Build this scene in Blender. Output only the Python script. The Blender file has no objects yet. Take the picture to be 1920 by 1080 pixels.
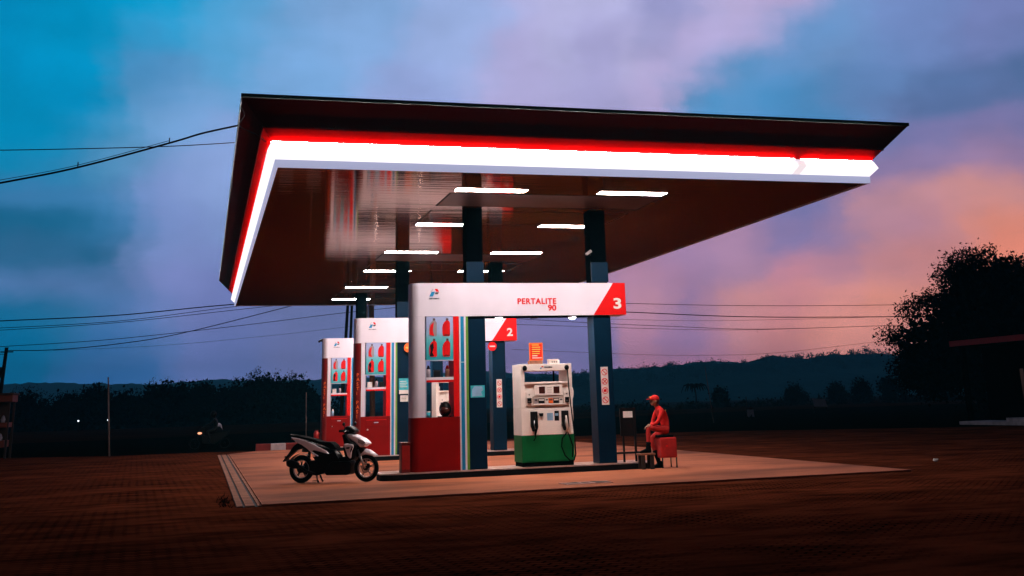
import bpy, bmesh, math, random
import numpy as np
from mathutils import Vector, Matrix
random.seed(7); rng = np.random.default_rng(11)
scene = bpy.context.scene
col = scene.collection
G = 0.03            # ground height
IT = 0.20           # top of the pump islands
SP = 9.2            # spacing of the islands

# ---------------------------------------------------------------- materials
def mat(name, color, rough=0.6, metal=0.0, noise=0.12, nscale=6.0, bump=0.0, bscale=40.0, emit=None, es=0.0,
        spec=0.5, coat=0.0, stretch=(1, 1, 1), coord='Object'):
    m = bpy.data.materials.new(name); m.use_nodes = True
    nt = m.node_tree; N = nt.nodes; L = nt.links
    b = N['Principled BSDF']
    b.inputs['Roughness'].default_value = rough
    b.inputs['Metallic'].default_value = metal
    b.inputs['Specular IOR Level'].default_value = spec
    b.inputs['Coat Weight'].default_value = coat
    c = (*color, 1)
    tc = N.new('ShaderNodeTexCoord'); mp = N.new('ShaderNodeMapping')
    mp.inputs['Scale'].default_value = stretch
    L.new(tc.outputs[coord], mp.inputs['Vector'])
    if noise > 0:
        n = N.new('ShaderNodeTexNoise'); n.inputs['Scale'].default_value = nscale; n.inputs['Detail'].default_value = 5
        L.new(mp.outputs[0], n.inputs['Vector'])
        r = N.new('ShaderNodeMapRange')
        r.inputs['From Min'].default_value = 0.3; r.inputs['From Max'].default_value = 0.7
        r.inputs['To Min'].default_value = 1 - noise; r.inputs['To Max'].default_value = 1 + noise
        L.new(n.outputs['Fac'], r.inputs['Value'])
        v = N.new('ShaderNodeVectorMath'); v.operation = 'SCALE'
        v.inputs[0].default_value = color
        L.new(r.outputs[0], v.inputs['Scale'])
        L.new(v.outputs[0], b.inputs['Base Color'])
    else:
        b.inputs['Base Color'].default_value = c
    if bump > 0:
        n2 = N.new('ShaderNodeTexNoise'); n2.inputs['Scale'].default_value = bscale; n2.inputs['Detail'].default_value = 4
        L.new(mp.outputs[0], n2.inputs['Vector'])
        bp = N.new('ShaderNodeBump'); bp.inputs['Strength'].default_value = bump; bp.inputs['Distance'].default_value = 0.02
        L.new(n2.outputs['Fac'], bp.inputs['Height']); L.new(bp.outputs[0], b.inputs['Normal'])
    if emit:
        b.inputs['Emission Color'].default_value = (*emit, 1); b.inputs['Emission Strength'].default_value = es
    return m

M = {}
M['white'] = mat('kiosk_white_panel', (.69, .62, .70), .42, noise=.09, nscale=1.2)
M['red'] = mat('kiosk_red_panel', (.22, .0015, .001), .5, noise=.15, nscale=1.5, spec=.12)
M['redbright'] = mat('red_panel', (.68, .004, .005), .5, noise=.05, spec=.2)
M['darkred'] = mat('dark_red_graphic', (.16, .004, .004), .4, noise=.3, nscale=2)
M['blue'] = mat('blue_stripe', (.0, .20, .42), .4, noise=.08)
M['green'] = mat('green_stripe', (.12, .30, .03), .4, noise=.1)
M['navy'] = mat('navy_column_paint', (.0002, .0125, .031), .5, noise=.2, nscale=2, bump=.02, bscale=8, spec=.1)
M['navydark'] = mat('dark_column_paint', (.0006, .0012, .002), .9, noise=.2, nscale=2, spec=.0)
M['cream'] = mat('pump_cream_enamel', (.88, .76, .69), .35, noise=.07, nscale=3)
M['creamd'] = mat('pump_recess_grey', (.42, .33, .28), .5, noise=.1)
M['pgreen'] = mat('pump_green_enamel', (.002, .12, .032), .5, noise=.12, nscale=3, spec=.15)
M['steelcam'] = mat('camera_housing_grey', (.25, .22, .22), .5, noise=.1)
M['black'] = mat('black_plastic', (.004, .004, .005), .5, noise=.2, spec=.2)
M['rubber'] = mat('black_rubber', (.003, .003, .003), .9, noise=.2, spec=.05)
M['display'] = mat('brown_display_glass', (.05, .012, .008), .15, noise=.1)
M['orange'] = mat('orange_card', (.85, .13, .01), .5, noise=.05)
M['yellow'] = mat('yellow_print', (.90, .50, .08), .5, noise=0)
M['paper'] = mat('white_paper', (.72, .66, .62), .6, noise=.08, nscale=10)
M['teal'] = mat('teal_print', (.03, .42, .50), .5, noise=.25, nscale=9)
M['skyblue'] = mat('pale_blue_print', (.25, .42, .60), .5, noise=.2, nscale=6)
M['steel'] = mat('bare_steel', (.45, .42, .42), .3, metal=.9, noise=.1)
M['kerbedge'] = mat('steel_kerb_edging', (.62, .54, .55), .28, metal=.7, noise=.2, nscale=6)
M['kerbblack'] = mat('black_kerb_paint', (.004, .004, .005), .8, noise=.3, nscale=4, spec=.1)
M['conc'] = mat('island_concrete', (.30, .17, .12), .7, noise=.25, nscale=5, bump=.1)
M['skirt'] = mat('light_leak_skirt', (.4, .4, .5), .5, noise=.0, emit=(.55, .58, .86), es=.62)  # own faint glow stands for light leaking out of the band
M['trim'] = mat('grey_metal_trim', (.42, .42, .52), .5, noise=.1, nscale=.8)
M['fascia'] = mat('red_fascia_panel', (.045, .0001, .0001), .8, noise=.08, nscale=.8, spec=.0)
M['capblack'] = mat('black_roof_sheet', (.006, .006, .006), .8, noise=.2)
M['led'] = mat('lit_light_box', (.5, .5, .5), .5, noise=0, emit=(1, .93, .97), es=1.25)
M['strip'] = mat('lit_led_strip', (.8, .8, .8), .5, noise=0, emit=(1, .9, .9), es=720.0)
M['leddim'] = mat('dim_light_box', (.5, .42, .44), .5, noise=0, emit=(1, .86, .9), es=.9)
M['lamp'] = mat('lit_ceiling_lamp', (.8, .8, .8), .5, noise=0, emit=(1, .88, .84), es=138.0)
M['down'] = mat('lit_downlight', (.8, .8, .8), .5, noise=0, emit=(1, .92, .88), es=60.0)
M['disc'] = mat('downlight_disc', (.8, .8, .8), .5, noise=0, emit=(1, .92, .88), es=800.0)
M['plate'] = mat('worn_grey_plate', (.26, .11, .085), .7, noise=.25, nscale=4)
M['bead'] = mat('dull_black_bead', (.003, .0002, .0002), 1.0, noise=0, spec=0)
M['seam'] = mat('black_joint', (.004, .003, .003), .8, noise=0)
M['bollred'] = mat('extinguisher_red', (.30, .006, .004), .4, noise=.2)
M['bikewhite'] = mat('scooter_white_paint', (.86, .76, .80), .25, noise=.06, coat=.5)
M['bikeblack'] = mat('scooter_black_plastic', (.0025, .0025, .003), .5, noise=.2, spec=.15)
M['skin'] = mat('skin', (.22, .09, .05), .55, noise=.1)
M['clothred'] = mat('red_uniform_cloth', (.62, .006, .003), .85, noise=.2, nscale=9, bump=.5, bscale=9)
M['clothred2'] = mat('red_cloth_cover_shaded_legs', (.44, .008, .004), .85, noise=.2, nscale=9, bump=.5, bscale=9)  # stool cover; on the legs the darker red stands for shade
M['hair'] = mat('black_hair', (.008, .006, .005), .7, noise=.1)
M['wood'] = mat('worn_wood', (.20, .07, .035), .75, noise=.35, nscale=12, stretch=(1, 8, 1))
M['wooddark'] = mat('dark_wood', (.02, .008, .005), .8, noise=.3)
M['trunk'] = mat('tree_bark', (.02, .012, .008), .9, noise=.3)
M['bark'] = M['trunk']
M['leaf'] = mat('dark_leaf', (.008, .005, .003), .9, noise=.4, nscale=.8, spec=.0)
M['leaf2'] = mat('distant_leaf', (.004, .004, .003), .9, noise=.4, nscale=.3, spec=.0)
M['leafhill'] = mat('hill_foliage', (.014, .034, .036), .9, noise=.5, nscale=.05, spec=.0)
M['wire'] = mat('power_cable', (.012, .008, .012), .8, noise=0, spec=.1)
M['pole'] = mat('grey_pole_paint', (.16, .10, .09), .6, noise=.2)
M['polewood'] = mat('wooden_utility_pole', (.012, .010, .009), .9, noise=.3)
M['kerbwhite'] = mat('white_kerb_paint', (.62, .50, .52), .7, noise=.15, nscale=7, bump=.1)
M['kerbred'] = mat('red_kerb_paint', (.20, .010, .006), .7, noise=.2, nscale=7, bump=.1)
M['boardwhite'] = mat('white_signboard', (.42, .38, .45), .7, noise=.1, nscale=2)
M['fencered'] = mat('faded_red_fascia', (.30, .008, .006), .7, noise=.15)
M['wall'] = mat('dark_wall', (.003, .002, .002), .9, noise=.3, spec=.0)
M['stepwhite'] = mat('white_step', (.30, .24, .25), .8, noise=.3, nscale=3)
M['stallorange'] = mat('orange_stall_board', (.12, .016, .004), .7, noise=.25, nscale=3)

# soffit : glossy brown metal strips with waviness
def mat_soffit():
    m = bpy.data.materials.new('glossy_brown_soffit_strips'); m.use_nodes = True
    nt = m.node_tree; N = nt.nodes; L = nt.links; b = N['Principled BSDF']
    b.inputs['Base Color'].default_value = (.28, .092, .010, 1)
    b.inputs['Roughness'].default_value = .06
    b.inputs['IOR'].default_value = 1.36
    b.inputs['Specular Tint'].default_value = (.8, .48, .3, 1)
    b.inputs['Metallic'].default_value = .32
    tc = N.new('ShaderNodeTexCoord')
    # each strip runs along x and is tilted / bowed a little differently
    mp = N.new('ShaderNodeMapping'); mp.inputs['Scale'].default_value = (.22, 9.0, 1)
    L.new(tc.outputs['Object'], mp.inputs['Vector'])
    n1 = N.new('ShaderNodeTexNoise'); n1.inputs['Scale'].default_value = 1.0; n1.inputs['Detail'].default_value = 3
    L.new(mp.outputs[0], n1.inputs['Vector'])
    mp2 = N.new('ShaderNodeMapping'); mp2.inputs['Scale'].default_value = (1.3, .5, 1)
    L.new(tc.outputs['Object'], mp2.inputs['Vector'])
    n2 = N.new('ShaderNodeTexNoise'); n2.inputs['Scale'].default_value = 1.0; n2.inputs['Detail'].default_value = 1
    L.new(mp2.outputs[0], n2.inputs['Vector'])
    ad = N.new('ShaderNodeMath'); ad.operation = 'MULTIPLY_ADD'; ad.inputs[1].default_value = .35
    L.new(n2.outputs['Fac'], ad.inputs[0]); L.new(n1.outputs['Fac'], ad.inputs[2])
    bp = N.new('ShaderNodeBump'); bp.inputs['Strength'].default_value = .13; bp.inputs['Distance'].default_value = .02
    L.new(ad.outputs[0], bp.inputs['Height']); L.new(bp.outputs[0], b.inputs['Normal'])
    # fine joints between the strips
    wv = N.new('ShaderNodeTexWave'); wv.bands_direction = 'Y'; wv.inputs['Scale'].default_value = 1.6
    L.new(tc.outputs['Object'], wv.inputs['Vector'])
    r = N.new('ShaderNodeMapRange'); r.inputs['From Min'].default_value = 0; r.inputs['From Max'].default_value = .06
    r.inputs['To Min'].default_value = .55; r.inputs['To Max'].default_value = 1
    L.new(wv.outputs['Fac'], r.inputs['Value'])
    v = N.new('ShaderNodeVectorMath'); v.operation = 'SCALE'; v.inputs[0].default_value = (.28, .092, .010)
    L.new(r.outputs[0], v.inputs['Scale']); L.new(v.outputs[0], b.inputs['Base Color'])
    return m
M['soffit'] = mat_soffit()

def mat_ground(name, color, vary, sc, brick=None, bump=.3, stains=None, rough=.85, spec=0.0):
    m = bpy.data.materials.new(name); m.use_nodes = True
    nt = m.node_tree; N = nt.nodes; L = nt.links; b = N['Principled BSDF']
    b.inputs['Roughness'].default_value = rough
    b.inputs['Specular IOR Level'].default_value = spec
    tc = N.new('ShaderNodeTexCoord')
    n = N.new('ShaderNodeTexNoise'); n.inputs['Scale'].default_value = sc; n.inputs['Detail'].default_value = 8
    n.inputs['Roughness'].default_value = .65
    mp = N.new('ShaderNodeMapping'); mp.inputs['Scale'].default_value = (.55, 1, 1)
    L.new(tc.outputs['Object'], mp.inputs['Vector']); L.new(mp.outputs[0], n.inputs['Vector'])
    r = N.new('ShaderNodeMapRange'); r.inputs['From Min'].default_value = .3; r.inputs['From Max'].default_value = .7
    r.inputs['To Min'].default_value = 1 - vary; r.inputs['To Max'].default_value = 1 + vary
    L.new(n.outputs['Fac'], r.inputs['Value'])
    fac = r.outputs[0]; height = n.outputs['Fac']
    if brick:
        bt = N.new('ShaderNodeTexBrick'); bt.inputs['Scale'].default_value = 1
        bt.inputs['Brick Width'].default_value = brick[0]; bt.inputs['Row Height'].default_value = brick[1]
        bt.inputs['Mortar Size'].default_value = .018; bt.inputs['Mortar Smooth'].default_value = .3
        bt.inputs['Color1'].default_value = (.8, .8, .8, 1); bt.inputs['Color2'].default_value = (1.15, 1.15, 1.15, 1)
        bt.inputs['Mortar'].default_value = (.08, .08, .08, 1)
        mb = N.new('ShaderNodeMapping'); mb.inputs['Rotation'].default_value = (0, 0, math.radians(brick[2]))
        wn = N.new('ShaderNodeTexNoise'); wn.inputs['Scale'].default_value = 1.2
        L.new(tc.outputs['Object'], wn.inputs['Vector'])
        wa = N.new('ShaderNodeVectorMath'); wa.operation = 'MULTIPLY_ADD'; wa.inputs[1].default_value = (.02, .02, 0)
        L.new(wn.outputs['Color'], wa.inputs[0]); L.new(tc.outputs['Object'], wa.inputs[2])
        L.new(wa.outputs[0], mb.inputs['Vector']); L.new(mb.outputs[0], bt.inputs['Vector'])
        mu = N.new('ShaderNodeMath'); mu.operation = 'MULTIPLY'
        # joints are open in patches and filled with dirt elsewhere
        pn = N.new('ShaderNodeTexNoise'); pn.inputs['Scale'].default_value = .45; pn.inputs['Detail'].default_value = 6
        L.new(tc.outputs['Object'], pn.inputs['Vector'])
        pr = N.new('ShaderNodeMapRange'); pr.inputs['From Min'].default_value = .38; pr.inputs['From Max'].default_value = .62
        L.new(pn.outputs['Fac'], pr.inputs['Value'])
        mx = N.new('ShaderNodeMix'); mx.inputs['A'].default_value = 1.0
        L.new(pr.outputs[0], mx.inputs['Factor']); L.new(bt.outputs['Color'], mx.inputs['B'])
        L.new(fac, mu.inputs[0]); L.new(mx.outputs['Result'], mu.inputs[1]); fac = mu.outputs[0]
        h2 = N.new('ShaderNodeMath'); h2.operation = 'MULTIPLY_ADD'; h2.inputs[1].default_value = .6
        L.new(bt.outputs['Color'], h2.inputs[0]); L.new(n.outputs['Fac'], h2.inputs[2]); height = h2.outputs[0]
    if stains:
        s = N.new('ShaderNodeTexNoise'); s.inputs['Scale'].default_value = stains; s.inputs['Detail'].default_value = 3
        ms = N.new('ShaderNodeMapping'); ms.inputs['Scale'].default_value = (.35, 1, 1); ms.inputs['Location'].default_value = (3.1, 1.7, 0)
        L.new(tc.outputs['Object'], ms.inputs['Vector']); L.new(ms.outputs[0], s.inputs['Vector'])
        rs = N.new('ShaderNodeMapRange'); rs.inputs['From Min'].default_value = .48; rs.inputs['From Max'].default_value = .66
        rs.inputs['To Min'].default_value = 1; rs.inputs['To Max'].default_value = .5
        L.new(s.outputs['Fac'], rs.inputs['Value'])
        mu = N.new('ShaderNodeMath'); mu.operation = 'MULTIPLY'
        L.new(fac, mu.inputs[0]); L.new(rs.outputs[0], mu.inputs[1]); fac = mu.outputs[0]
    v = N.new('ShaderNodeVectorMath'); v.operation = 'SCALE'; v.inputs[0].default_value = color
    L.new(fac, v.inputs['Scale']); L.new(v.outputs[0], b.inputs['Base Color'])
    bp = N.new('ShaderNodeBump'); bp.inputs['Strength'].default_value = bump; bp.inputs['Distance'].default_value = .02
    L.new(height, bp.inputs['Height']); L.new(bp.outputs[0], b.inputs['Normal'])
    return m
M['paving'] = mat_ground('brick_paving', (.105, .024, .010), .5, .9, brick=(.22, .11, 42), bump=.5, stains=2.6)
M['slab'] = mat_ground('forecourt_concrete', (.33, .100, .046), .16, 2.2, bump=.15, stains=.55, spec=.1)
M['drainconc'] = mat_ground('drain_concrete', (.30, .15, .11), .3, 3, bump=.3)
M['field'] = mat_ground('dry_field', (.030, .008, .003), .5, .12, bump=.3)
M['verge'] = mat_ground('dark_verge', (.004, .0018, .001), .5, .5, bump=.5)
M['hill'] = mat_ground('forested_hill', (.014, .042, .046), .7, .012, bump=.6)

# ---------------------------------------------------------------- mesh builder
class MB:
    def __init__(s): s.v = []; s.f = []; s.m = []; s.sm = []
    def add(s, vs, fs, mi=0, smooth=False):
        o = len(s.v); s.v += [tuple(v) for v in vs]
        for f in fs: s.f.append(tuple(o + i for i in f)); s.m.append(mi); s.sm.append(smooth)
        return s
    def box(s, x0, x1, y0, y1, z0, z1, mi=0):
        v = [(x, y, z) for z in (z0, z1) for y in (y0, y1) for x in (x0, x1)]
        return s.add(v, [(0, 2, 3, 1), (4, 5, 7, 6), (0, 1, 5, 4), (2, 6, 7, 3), (0, 4, 6, 2), (1, 3, 7, 5)], mi)
    def prism(s, pts, a0, a1, axis='y', mi=0):
        n = len(pts)
        def P(p, a): return (p[0], a, p[1]) if axis == 'y' else ((p[0], p[1], a) if axis == 'z' else (a, p[0], p[1]))
        v = [P(p, a0) for p in pts] + [P(p, a1) for p in pts]
        f = [tuple(range(n)), tuple(range(2 * n - 1, n - 1, -1))]
        f += [(i, i + n, (i + 1) % n + n, (i + 1) % n) for i in range(n)]
        return s.add(v, f, mi)
    def tube(s, pts, r, n=8, mi=0, caps=True):
        pts = [Vector(p) for p in pts]; rs = r if isinstance(r, (list, tuple)) else [r] * len(pts)
        vs = []; prev = None
        for i, p in enumerate(pts):
            t = (pts[min(i + 1, len(pts) - 1)] - pts[max(i - 1, 0)]).normalized()
            if prev is None:
                a = Vector((0, 0, 1)) if abs(t.z) < .9 else Vector((1, 0, 0)); u = t.cross(a).normalized()
            else: u = (prev - t * prev.dot(t)).normalized()
            prev = u; w = t.cross(u)
            for k in range(n):
                th = 2 * math.pi * k / n; vs.append(p + (u * math.cos(th) + w * math.sin(th)) * rs[i])
        fs = [(i * n + k, i * n + (k + 1) % n, (i + 1) * n + (k + 1) % n, (i + 1) * n + k) for i in range(len(pts) - 1) for k in range(n)]
        if caps: fs += [tuple(range(n - 1, -1, -1)), tuple(range((len(pts) - 1) * n, len(pts) * n))]
        return s.add(vs, fs, mi, True)
    def cyl(s, p0, p1, r, r1=None, n=20, mi=0): return s.tube([p0, p1], [r, r if r1 is None else r1], n, mi)
    def torus(s, c, R, r, axis='y', n=36, k=12, mi=0, sq=1.0):
        vs = []
        for i in range(n):
            a = 2 * math.pi * i / n
            for j in range(k):
                b = 2 * math.pi * j / k; q = R + r * math.cos(b); h = r * sq * math.sin(b)
                vs.append((c[0] + q * math.cos(a), c[1] + h, c[2] + q * math.sin(a)) if axis == 'y' else
                          (c[0] + q * math.cos(a), c[1] + q * math.sin(a), c[2] + h))
        fs = [(i * k + j, i * k + (j + 1) % k, ((i + 1) % n) * k + (j + 1) % k, ((i + 1) % n) * k + j) for i in range(n) for j in range(k)]
        return s.add(vs, fs, mi, True)
    def ball(s, c, r, nu=20, nv=12, mi=0):
        rx, ry, rz = r if isinstance(r, (tuple, list)) else (r, r, r)
        vs = [(c[0], c[1], c[2] + rz)]
        for j in range(1, nv):
            ph = math.pi * j / nv
            for i in range(nu):
                a = 2 * math.pi * i / nu
                vs.append((c[0] + rx * math.sin(ph) * math.cos(a), c[1] + ry * math.sin(ph) * math.sin(a), c[2] + rz * math.cos(ph)))
        vs.append((c[0], c[1], c[2] - rz)); e = len(vs) - 1
        fs = [(0, 1 + i, 1 + (i + 1) % nu) for i in range(nu)]
        for j in range(nv - 2):
            fs += [(1 + j * nu + i, 1 + (j + 1) * nu + i, 1 + (j + 1) * nu + (i + 1) % nu, 1 + j * nu + (i + 1) % nu) for i in range(nu)]
        fs += [(e, 1 + (nv - 2) * nu + (i + 1) % nu, 1 + (nv - 2) * nu + i) for i in range(nu)]
        return s.add(vs, fs, mi, True)
    def build(s, name, mats, parent=None, local=False, bevel=0, mods=None):
        me = bpy.data.meshes.new(name)
        vs = s.v
        if parent is not None and not local:
            o = world_loc(parent)
            vs = [(v[0] - o[0], v[1] - o[1], v[2] - o[2]) for v in vs]
        me.from_pydata(vs, [], s.f)
        ms = mats if isinstance(mats, (list, tuple)) else [mats]
        for m in ms: me.materials.append(M[m] if isinstance(m, str) else m)
        me.polygons.foreach_set('material_index', s.m); me.polygons.foreach_set('use_smooth', s.sm)
        bm = bmesh.new(); bm.from_mesh(me); bmesh.ops.recalc_face_normals(bm, faces=bm.faces); bm.to_mesh(me); bm.free()
        ob = bpy.data.objects.new(name, me); col.objects.link(ob)
        if parent is not None: ob.parent = parent
        if bevel:
            b = ob.modifiers.new('bevel', 'BEVEL'); b.width = bevel; b.segments = 2; b.limit_method = 'ANGLE'
        return ob

def world_loc(o):
    p = Vector((0, 0, 0))
    while o is not None: p = p + o.location; o = o.parent
    return p

def empty(name, loc, rz=0):
    o = bpy.data.objects.new(name, None); o.empty_display_size = .2
    o.location = loc; o.rotation_euler = (0, 0, rz); col.objects.link(o); return o
def tag(o, label=None, cat=None, group=None, kind=None):
    if label: o['label'] = label
    if cat: o['category'] = cat
    if group: o['group'] = group
    if kind: o['kind'] = kind
    return o
def copy_tree(o, parent=None, label=None):
    kids = list(o.children); c = o.copy(); col.objects.link(c); c.parent = parent
    for ch in kids: copy_tree(ch, c)
    if label: c['label'] = label
    return c

def text_part(s, size, name, m, parent, loc, bold=.012, rot=(math.pi / 2, 0, 0), align='LEFT', spacing=1.0, depth=.003, width=None):
    cu = bpy.data.curves.new(name, 'FONT'); cu.body = s; cu.size = size; cu.offset = bold * size; cu.extrude = depth
    cu.align_x = align; cu.space_character = spacing
    t = bpy.data.objects.new(name, cu); col.objects.link(t)
    bpy.context.view_layer.update()
    dg = bpy.context.evaluated_depsgraph_get()
    me = bpy.data.meshes.new_from_object(t.evaluated_get(dg)); bpy.data.objects.remove(t)
    me.materials.clear(); me.materials.append(M[m])
    if width:
        xs = [v.co.x for v in me.vertices]; w = max(xs) - min(xs)
        for v in me.vertices: v.co.x *= width / w
    me.transform(Matrix.Rotation(rot[0], 4, 'X')) if rot[0] else None
    if rot[1]: me.transform(Matrix.Rotation(rot[1], 4, 'Y'))
    if rot[2]: me.transform(Matrix.Rotation(rot[2], 4, 'Z'))
    ob = bpy.data.objects.new(name, me); col.objects.link(ob); ob.parent = parent
    o = world_loc(parent); ob.location = (loc[0] - o[0], loc[1] - o[1], loc[2] - o[2])
    return ob
def disc(c, r, n=24): return [(c[0] + r * math.cos(2 * math.pi * i / n), c[1] + r * math.sin(2 * math.pi * i / n)) for i in range(n)]

# ---------------------------------------------------------------- camera
R = ((0.9609494, 0.04582558, 0.2729034), (-0.27505377, 0.26636693, 0.92379331), (-0.03035907, -0.96278174, 0.26856964))
cd = bpy.data.cameras.new('camera'); cam = bpy.data.objects.new('camera', cd); col.objects.link(cam)
mw = Matrix(((R[0][0], -R[0][1], -R[0][2], -4.07710643), (R[1][0], -R[1][1], -R[1][2], -23.29224784),
             (R[2][0], -R[2][1], -R[2][2], 1.45323117), (0, 0, 0, 1)))
cam.matrix_world = mw
cd.sensor_width = 36; cd.lens = 36 * 2084.342 / 1920; cd.shift_x = -40.6 / 1920; cd.shift_y = -364 / 1920
cd.clip_end = 9000; scene.camera = cam

SKY = [(-0.1728, 0.9289, 0.3276, 0.0, 0.2423, 0.4851),
(-0.1126, 0.9443, 0.3093, 0.0, 0.2831, 0.5457),
(-0.042, 0.9422, 0.3324, 0.0, 0.3419, 0.6445),
(-0.1099, 0.962, 0.2499, 0.0, 0.2502, 0.4969),
(-0.1571, 0.9595, 0.2336, 0.0, 0.2232, 0.4287),
(0.0072, 0.9494, 0.3139, 0.0908, 0.3515, 0.6445),
(0.0668, 0.952, 0.2987, 0.1812, 0.3763, 0.6795),
(0.1302, 0.9375, 0.3227, 0.2232, 0.402, 0.7157),
(0.2006, 0.928, 0.314, 0.305, 0.4125, 0.7157),
(0.1703, 0.9481, 0.2684, 0.2747, 0.3515, 0.6445),
(0.2582, 0.9243, 0.281, 0.4125, 0.3916, 0.6654),
(0.3153, 0.8935, 0.3198, 0.4452, 0.4452, 0.7157),
(0.3662, 0.8842, 0.2898, 0.4678, 0.4452, 0.7011),
(0.3411, 0.9029, 0.2616, 0.3916, 0.3763, 0.6584),
(0.4529, 0.8311, 0.3227, 0.4851, 0.4125, 0.6584),
(0.4216, 0.856, 0.2992, 0.402, 0.3916, 0.6724),
(0.4687, 0.8418, 0.2679, 0.0545, 0.2542, 0.5149),
(0.4284, 0.868, 0.2512, 0.0844, 0.2623, 0.5149),
(0.5098, 0.8069, 0.2985, 0.1559, 0.2961, 0.5647),
(0.5609, 0.7718, 0.2996, 0.162, 0.2502, 0.5271),
(0.6151, 0.7332, 0.2901, 0.1812, 0.2307, 0.4969),
(0.4979, 0.8346, 0.2357, 0.0648, 0.2307, 0.4678),
(0.5421, 0.7993, 0.2593, 0.1144, 0.2307, 0.4793),
(0.5988, 0.7633, 0.2425, 0.0762, 0.162, 0.3515),
(0.6323, 0.7349, 0.2453, 0.0482, 0.1274, 0.2705),
(0.5833, 0.7858, 0.2058, 0.1144, 0.162, 0.3613),
(0.6196, 0.7559, 0.2115, 0.2159, 0.1878, 0.3916),
(0.5662, 0.804, 0.1815, 0.1812, 0.1878, 0.402),
(0.5871, 0.7941, 0.1572, 0.5029, 0.2423, 0.2961),
(0.6203, 0.7675, 0.1619, 0.7758, 0.2961, 0.2232),
(0.6325, 0.7643, 0.1261, 0.7305, 0.2423, 0.1714),
(0.5625, 0.8153, 0.1376, 0.305, 0.1946, 0.3613),
(0.4914, 0.8562, 0.1595, 0.1559, 0.1714, 0.3763),
(0.4872, 0.8635, 0.1302, 0.162, 0.1714, 0.3763),
(0.537, 0.8334, 0.1309, 0.1946, 0.1878, 0.3763),
(0.451, 0.8836, 0.1258, 0.3763, 0.2232, 0.3763),
(0.5288, 0.8422, 0.1047, 0.4678, 0.2232, 0.305),
(0.409, 0.9059, 0.1098, 0.305, 0.2051, 0.3763),
(0.5651, 0.8187, 0.102, 0.6308, 0.2502, 0.2051),
(0.3873, 0.9171, 0.0947, 0.4125, 0.2232, 0.3515),
(0.45, 0.8888, 0.087, 0.624, 0.2705, 0.2502),
(0.5123, 0.8559, 0.0701, 0.6445, 0.2705, 0.2307),
(0.4079, 0.9105, 0.0686, 0.2831, 0.1812, 0.3419),
(0.4683, 0.8824, 0.0456, 0.4452, 0.1946, 0.2232),
(0.4068, 0.9126, 0.0415, 0.3763, 0.1714, 0.2705),
(0.2987, 0.9524, 0.0614, 0.162, 0.1714, 0.3763),
(0.2758, 0.9604, 0.0393, 0.1946, 0.1714, 0.3515),
(-0.083, 0.9746, 0.208, 0.0908, 0.2831, 0.5149),
(-0.0338, 0.9677, 0.25, 0.162, 0.3515, 0.6445),
(-0.0006, 0.9803, 0.1976, 0.2423, 0.3515, 0.6584),
(-0.0426, 0.9853, 0.1653, 0.1946, 0.2831, 0.5906),
(-0.1312, 0.9725, 0.1926, 0.0168, 0.2051, 0.402),
(-0.1247, 0.9808, 0.1499, 0.0, 0.107, 0.2051),
(-0.0855, 0.9864, 0.1402, 0.0048, 0.1274, 0.2623),
(-0.1474, 0.9799, 0.1343, 0.0015, 0.1144, 0.2232),
(-0.0365, 0.9908, 0.13, 0.1812, 0.2502, 0.5149),
(-0.1103, 0.9876, 0.1116, 0.107, 0.2051, 0.4452),
(0.0048, 0.9967, 0.0813, 0.15, 0.1946, 0.4452),
(-0.0592, 0.9949, 0.0816, 0.0612, 0.1714, 0.3763),
(-0.1239, 0.9893, 0.0775, 0.006, 0.1413, 0.2831),
(-0.1416, 0.9885, 0.0524, 0.0024, 0.1274, 0.2623),
(-0.0775, 0.9961, 0.0432, 0.0262, 0.1221, 0.2961),
(0.0067, 0.9992, 0.0395, 0.0908, 0.15, 0.3419),
(0.0857, 0.9951, 0.0489, 0.1221, 0.162, 0.3419),
(-0.0392, 0.9941, 0.1013, 0.1946, 0.2307, 0.5029)]
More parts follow.
